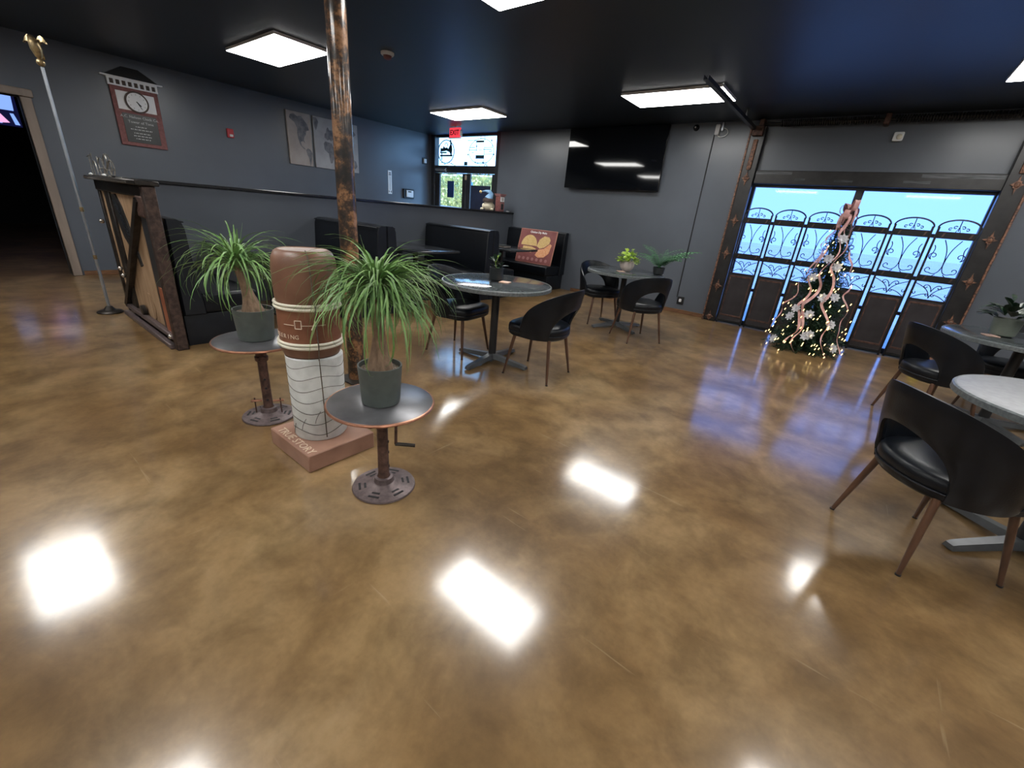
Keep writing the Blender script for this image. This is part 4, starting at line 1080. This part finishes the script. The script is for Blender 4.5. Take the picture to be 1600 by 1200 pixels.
for k in range(9):
    q = k/9; b.tube([(.5+.3*q, .006, 1.14-.34*q), (.57+.28*q, .004, 1.13-.34*q), (.64+.22*q, .006, 1.07-.28*q)], .006, 5)
b.build('barbs', 'black_vinyl', ft)
MB().box((W-.32, -.02, 1.06), (W-.11, .02, 1.22), .01).build('corner_gusset', 'rust_iron', t)
for x, z in ((.02, .92), (.3, .5), (.36, .44), (W-.13, .1)): MB().sphere((x, -.03, z), .022, 10, 7).build('bolt_cap', 'steel_bright', t)
MB().lathe([(.05, 0), (.05, .03), (.02, .035)], 16, ON_BACK(.72, .005, .16)).build('bolt_cap', 'steel_dark', t)
MB().lathe([(.13, 0), (.13, .004)], 18, ON_BACK(.92, .018, .23)).build('tan_disc', 'plywood', t)

# wire ornament on the panel's shelf
t = thing('wire_ornament', 'scribbled silver wire ornament on the shelf of the end panel', 'ornament', (PX0+.03, PY-.01, 1.336))
t.scale = (1.5, 1, .95)
MB().box((0, -.03, 0), (.62, .03, .008), .002).build('foot_plate', 'wire', t)
b = MB()
def wv(pts, r=.0045): b.tube([(x, 0, z) for x, z in pts], r, 5)
wv([(.02, .008), (.03, .19)]); wv([(-.03, .17), (.1, .185)]); wv([(.08, .008), (.1, .2)]); wv(bez((.1, .1), (.13, .16), (.17, .14), (.17, .008))); wv([(.25, .008), (.235, .17)])
wv([(.3+.06*math.cos(a), .085+.075*math.sin(a)) for a in [2*PI*i/20 for i in range(21)]]); wv([(.46+.085*math.cos(a), .1+.09*math.sin(a)) for a in [2*PI*i/20 for i in range(22)]])
wv([(.54+.06*math.cos(a), .075+.065*math.sin(a)) for a in [2*PI*i/20 for i in range(22)]]); wv(bez((.36, .02), (.45, .05), (.5, .16), (.42, .19))); wv(bez((.2, .04), (.3, .12), (.45, .02), (.6, .07)))
b.build('wire_scroll', 'wire', t)
for x, m in ((.1, 'plastic_white'), (.45, 'plastic_white'), (.66, 'ink_black')): MB().sphere((x, -.035, .012), (.03, .012, .012), 8, 6).build('pebble', m, t)

# flagpole with eagle
t = thing('flagpole', 'bare silver flagpole with a gold eagle finial beside the end panel', 'flagpole', (-6.05, .855, 0))
MB().lathe([(.105, 0), (.11, .008), (.1, .02), (.05, .03), (.025, .07), (.0, .072)], 28, cap1=False).build('base', 'steel_dark', t)
MB().tube([(.0, 0, .03), (0, 0, .5), (0, 0, 1.0), (0, 0, 1.55), (0, 0, 2.17)], [.0135]*4+[.0125], 12).build('pole', 'pole_silver', t)
for z in (.55, 1.0): MB().lathe([(.0165, z), (.0165, z+.04)], 12).build('joint_ring', 'gold', t)
b = MB(); b.sphere((0, 0, 2.205), .03, 14, 10); b.lathe([(.012, 2.23), (.02, 2.24), (.012, 2.25)], 10)
eg = b.build('finial', 'gold', t)
b = MB(); b.tube([(0, 0, 2.24), (.01, -.005, 2.29), (.012, -.012, 2.335), (.02, -.02, 2.36), (.032, -.035, 2.365)], [.018, .03, .026, .016, .004], 10)
b.tube([(-.01, .01, 2.27), (-.02, .025, 2.235)], [.02, .006], 6, flat=.4)
for sg in (1, -1):
    rings = []
    for i in range(6):
        q = i/5; c = Vector((-.01*q+.012*sg*0, 0, 2.31+.055*math.sin(q*2.6)))+Vector((.8*sg*.075*q, .6*sg*.075*q, 0)); wd = .05*(1-.75*q*q); rings.append([c+Vector((0, 0, wd*.4)), c+Vector((-.005, .006, -wd*.7)), c+Vector((.005, -.006, -wd*.7))])
    b.loft(rings)
eg2 = b.build('eagle', 'gold', eg); eg2.scale = (1.3, 1.3, 1.15); eg2.location = (0, 0, -2.24*.15)

# ================================================================ ON THE PARTITION
GZ_ = 1.3455
t = thing('gnome_figure', 'plush gnome with blue bent hat and cream beard on the partition', 'figurine', (-5.98, 6.72, GZ_))
b = MB(); n = 30
b.loft([[(r*(1+.05*math.cos(10*2*PI*j/n))*math.cos(2*PI*j/n), r*(1+.05*math.cos(10*2*PI*j/n))*math.sin(2*PI*j/n), z) for j in range(n)] for r, z in ((.05, .0), (.085, .025), (.1, .075), (.09, .13), (.06, .165))]); b.build('body', 'gnome_cream', t)
for a in (-1.45, .35): b = MB(); b.sphere((.13*math.cos(a-.6), .13*math.sin(a-.6), .022), (.035, .035, .022), 10, 7); b.build('foot', 'gnome_cream', t)
for a in (-2.2, .9): b = MB(); b.sphere((.1*math.cos(a-.0), .1*math.sin(a-.0), .08), (.025, .025, .045), 10, 7); b.build('hand', 'gnome_cream', t)
hb = MB().lathe([(.095, .15), (.115, .155), (.11, .2), (.08, .215)], 24).build('hat_brim', 'gnome_brown', t)
MB().tube([(0, 0, .2), (.01, .02, .25), (.02, .03, .3), (.0, .01, .335), (-.05, -.04, .345), (-.1, -.09, .33)], [.085, .07, .055, .04, .02, .01], 14).build('hat_cone', 'gnome_blue', hb)
MB().sphere((-.12, -.11, .32), .027, 12, 8).build('pompom', 'gnome_gold', hb)
t = thing('clock_tower_model', 'small brick clock tower model beside the gnome on the partition', 'model', (-5.99, 7.08, GZ_))
MB().box((-.06, -.07, 0), (.06, .07, .2), .003).build('tower_body', 'brick_red', t)
MB().box((.06, -.055, .02), (.064, .055, .16), .001).build('front_frame', 'poster_pale', t)
MB().box((.0635, -.038, .035), (.0655, .038, .145)).build('lettered_panel', 'plaque_black', t, smooth=0)
MB().box((.06, -.06, .18), (.064, .06, .27), .001).build('clock_panel', 'white_paint', t)
MB().box((-.06, -.065, .2), (.06, .065, .28), .003).build('tower_head', 'brick_red', t)
MB().lathe([(.03, 0), (.03, .003)], 18, ON_LEFT(.0642, 0, .225)).build('clock_face', 'planter_white', t)
MB().loft([[(-.065, -.07, .28), (.065, -.07, .28), (.065, .07, .28), (-.065, .07, .28)], [(-.085, -.095, .325), (.085, -.095, .325), (.085, .095, .325), (-.085, .095, .325)]]).build('cornice', 'poster_pale', t, smooth=0)
tag(MB().sphere((0, 0, .012), (.035, .05, .012), 12, 8).build('white_disc', 'plastic_white', loc=(-5.97, 7.32, GZ_)), 'small white puck at the end of the partition by the back wall', 'puck')

# ================================================================ OUTSIDE THE EXIT DOOR
b = MB(); rnd = random.Random(2)
for k in range(5200):
    p = Vector((rnd.uniform(-15, -8.2), 11.6+rnd.uniform(-.5, .1), rnd.uniform(0, 2.5)+.12*math.sin(k))); d = Vector((rnd.uniform(-1, 1), rnd.uniform(-1.2, .2), rnd.uniform(-.4, 1))).normalized(); s = d.cross(Vector((.3, 1, .2))).normalized()
    L = rnd.uniform(.08, .17); b.add([p, p+d*L*.5+s*L*.25, p+d*L, p+d*L*.5-s*L*.25], [(0, 1, 2, 3)])
t = thing('hedge', 'yellow green hedge seen through the exit door glass', 'hedge', (0, 0, 0))
stuff(b.build('foliage', 'hedge_leaf', t, smooth=0))
MB().box((-15, 11.4, -.05), (-8.2, 12.0, 2.35)).build('hedge_core', 'hedge_core', t, smooth=0)
t = thing('parked_car', 'blue parked car roof seen low through the left door glass', 'car', (-10.6, 9.9, -.05))
MB().loft([[(x, -.8+y, z) for x, z in ((-1.9, .35), (1.9, .35), (1.95, .7), (1.1, .85), (.6, 1.38), (-.9, 1.42), (-1.6, .9), (-1.95, .8))] for y in (0, 1.6)]).build('car_body', 'car_blue', t)
MB().loft([[(x, -.82+y, z) for x, z in ((.95, .88), (.52, 1.3), (-.85, 1.34), (-1.4, .92))] for y in (0, 1.64)]).build('side_windows', 'car_glass', t)
for x in (-1.2, 1.2):
    for y in (-.82, .66): MB().lathe([(.33, 0), (.33, .16)], 20, frame_mx((x, y+.16, .33), (1, 0, 0), (0, 0, 1))).build('wheel', 'tyre', t)
t = thing('blue_post', 'light blue post standing outside the left door glass', 'post', (-8.0, 8.3, -.05))
MB().box((-.09, -.05, 0), (.09, .05, 1.5), .01).build('lower_box', 'post_blue', t)
MB().box((-.04, -.04, 1.5), (.04, .04, 2.0), .01).build('post', 'post_blue', t)
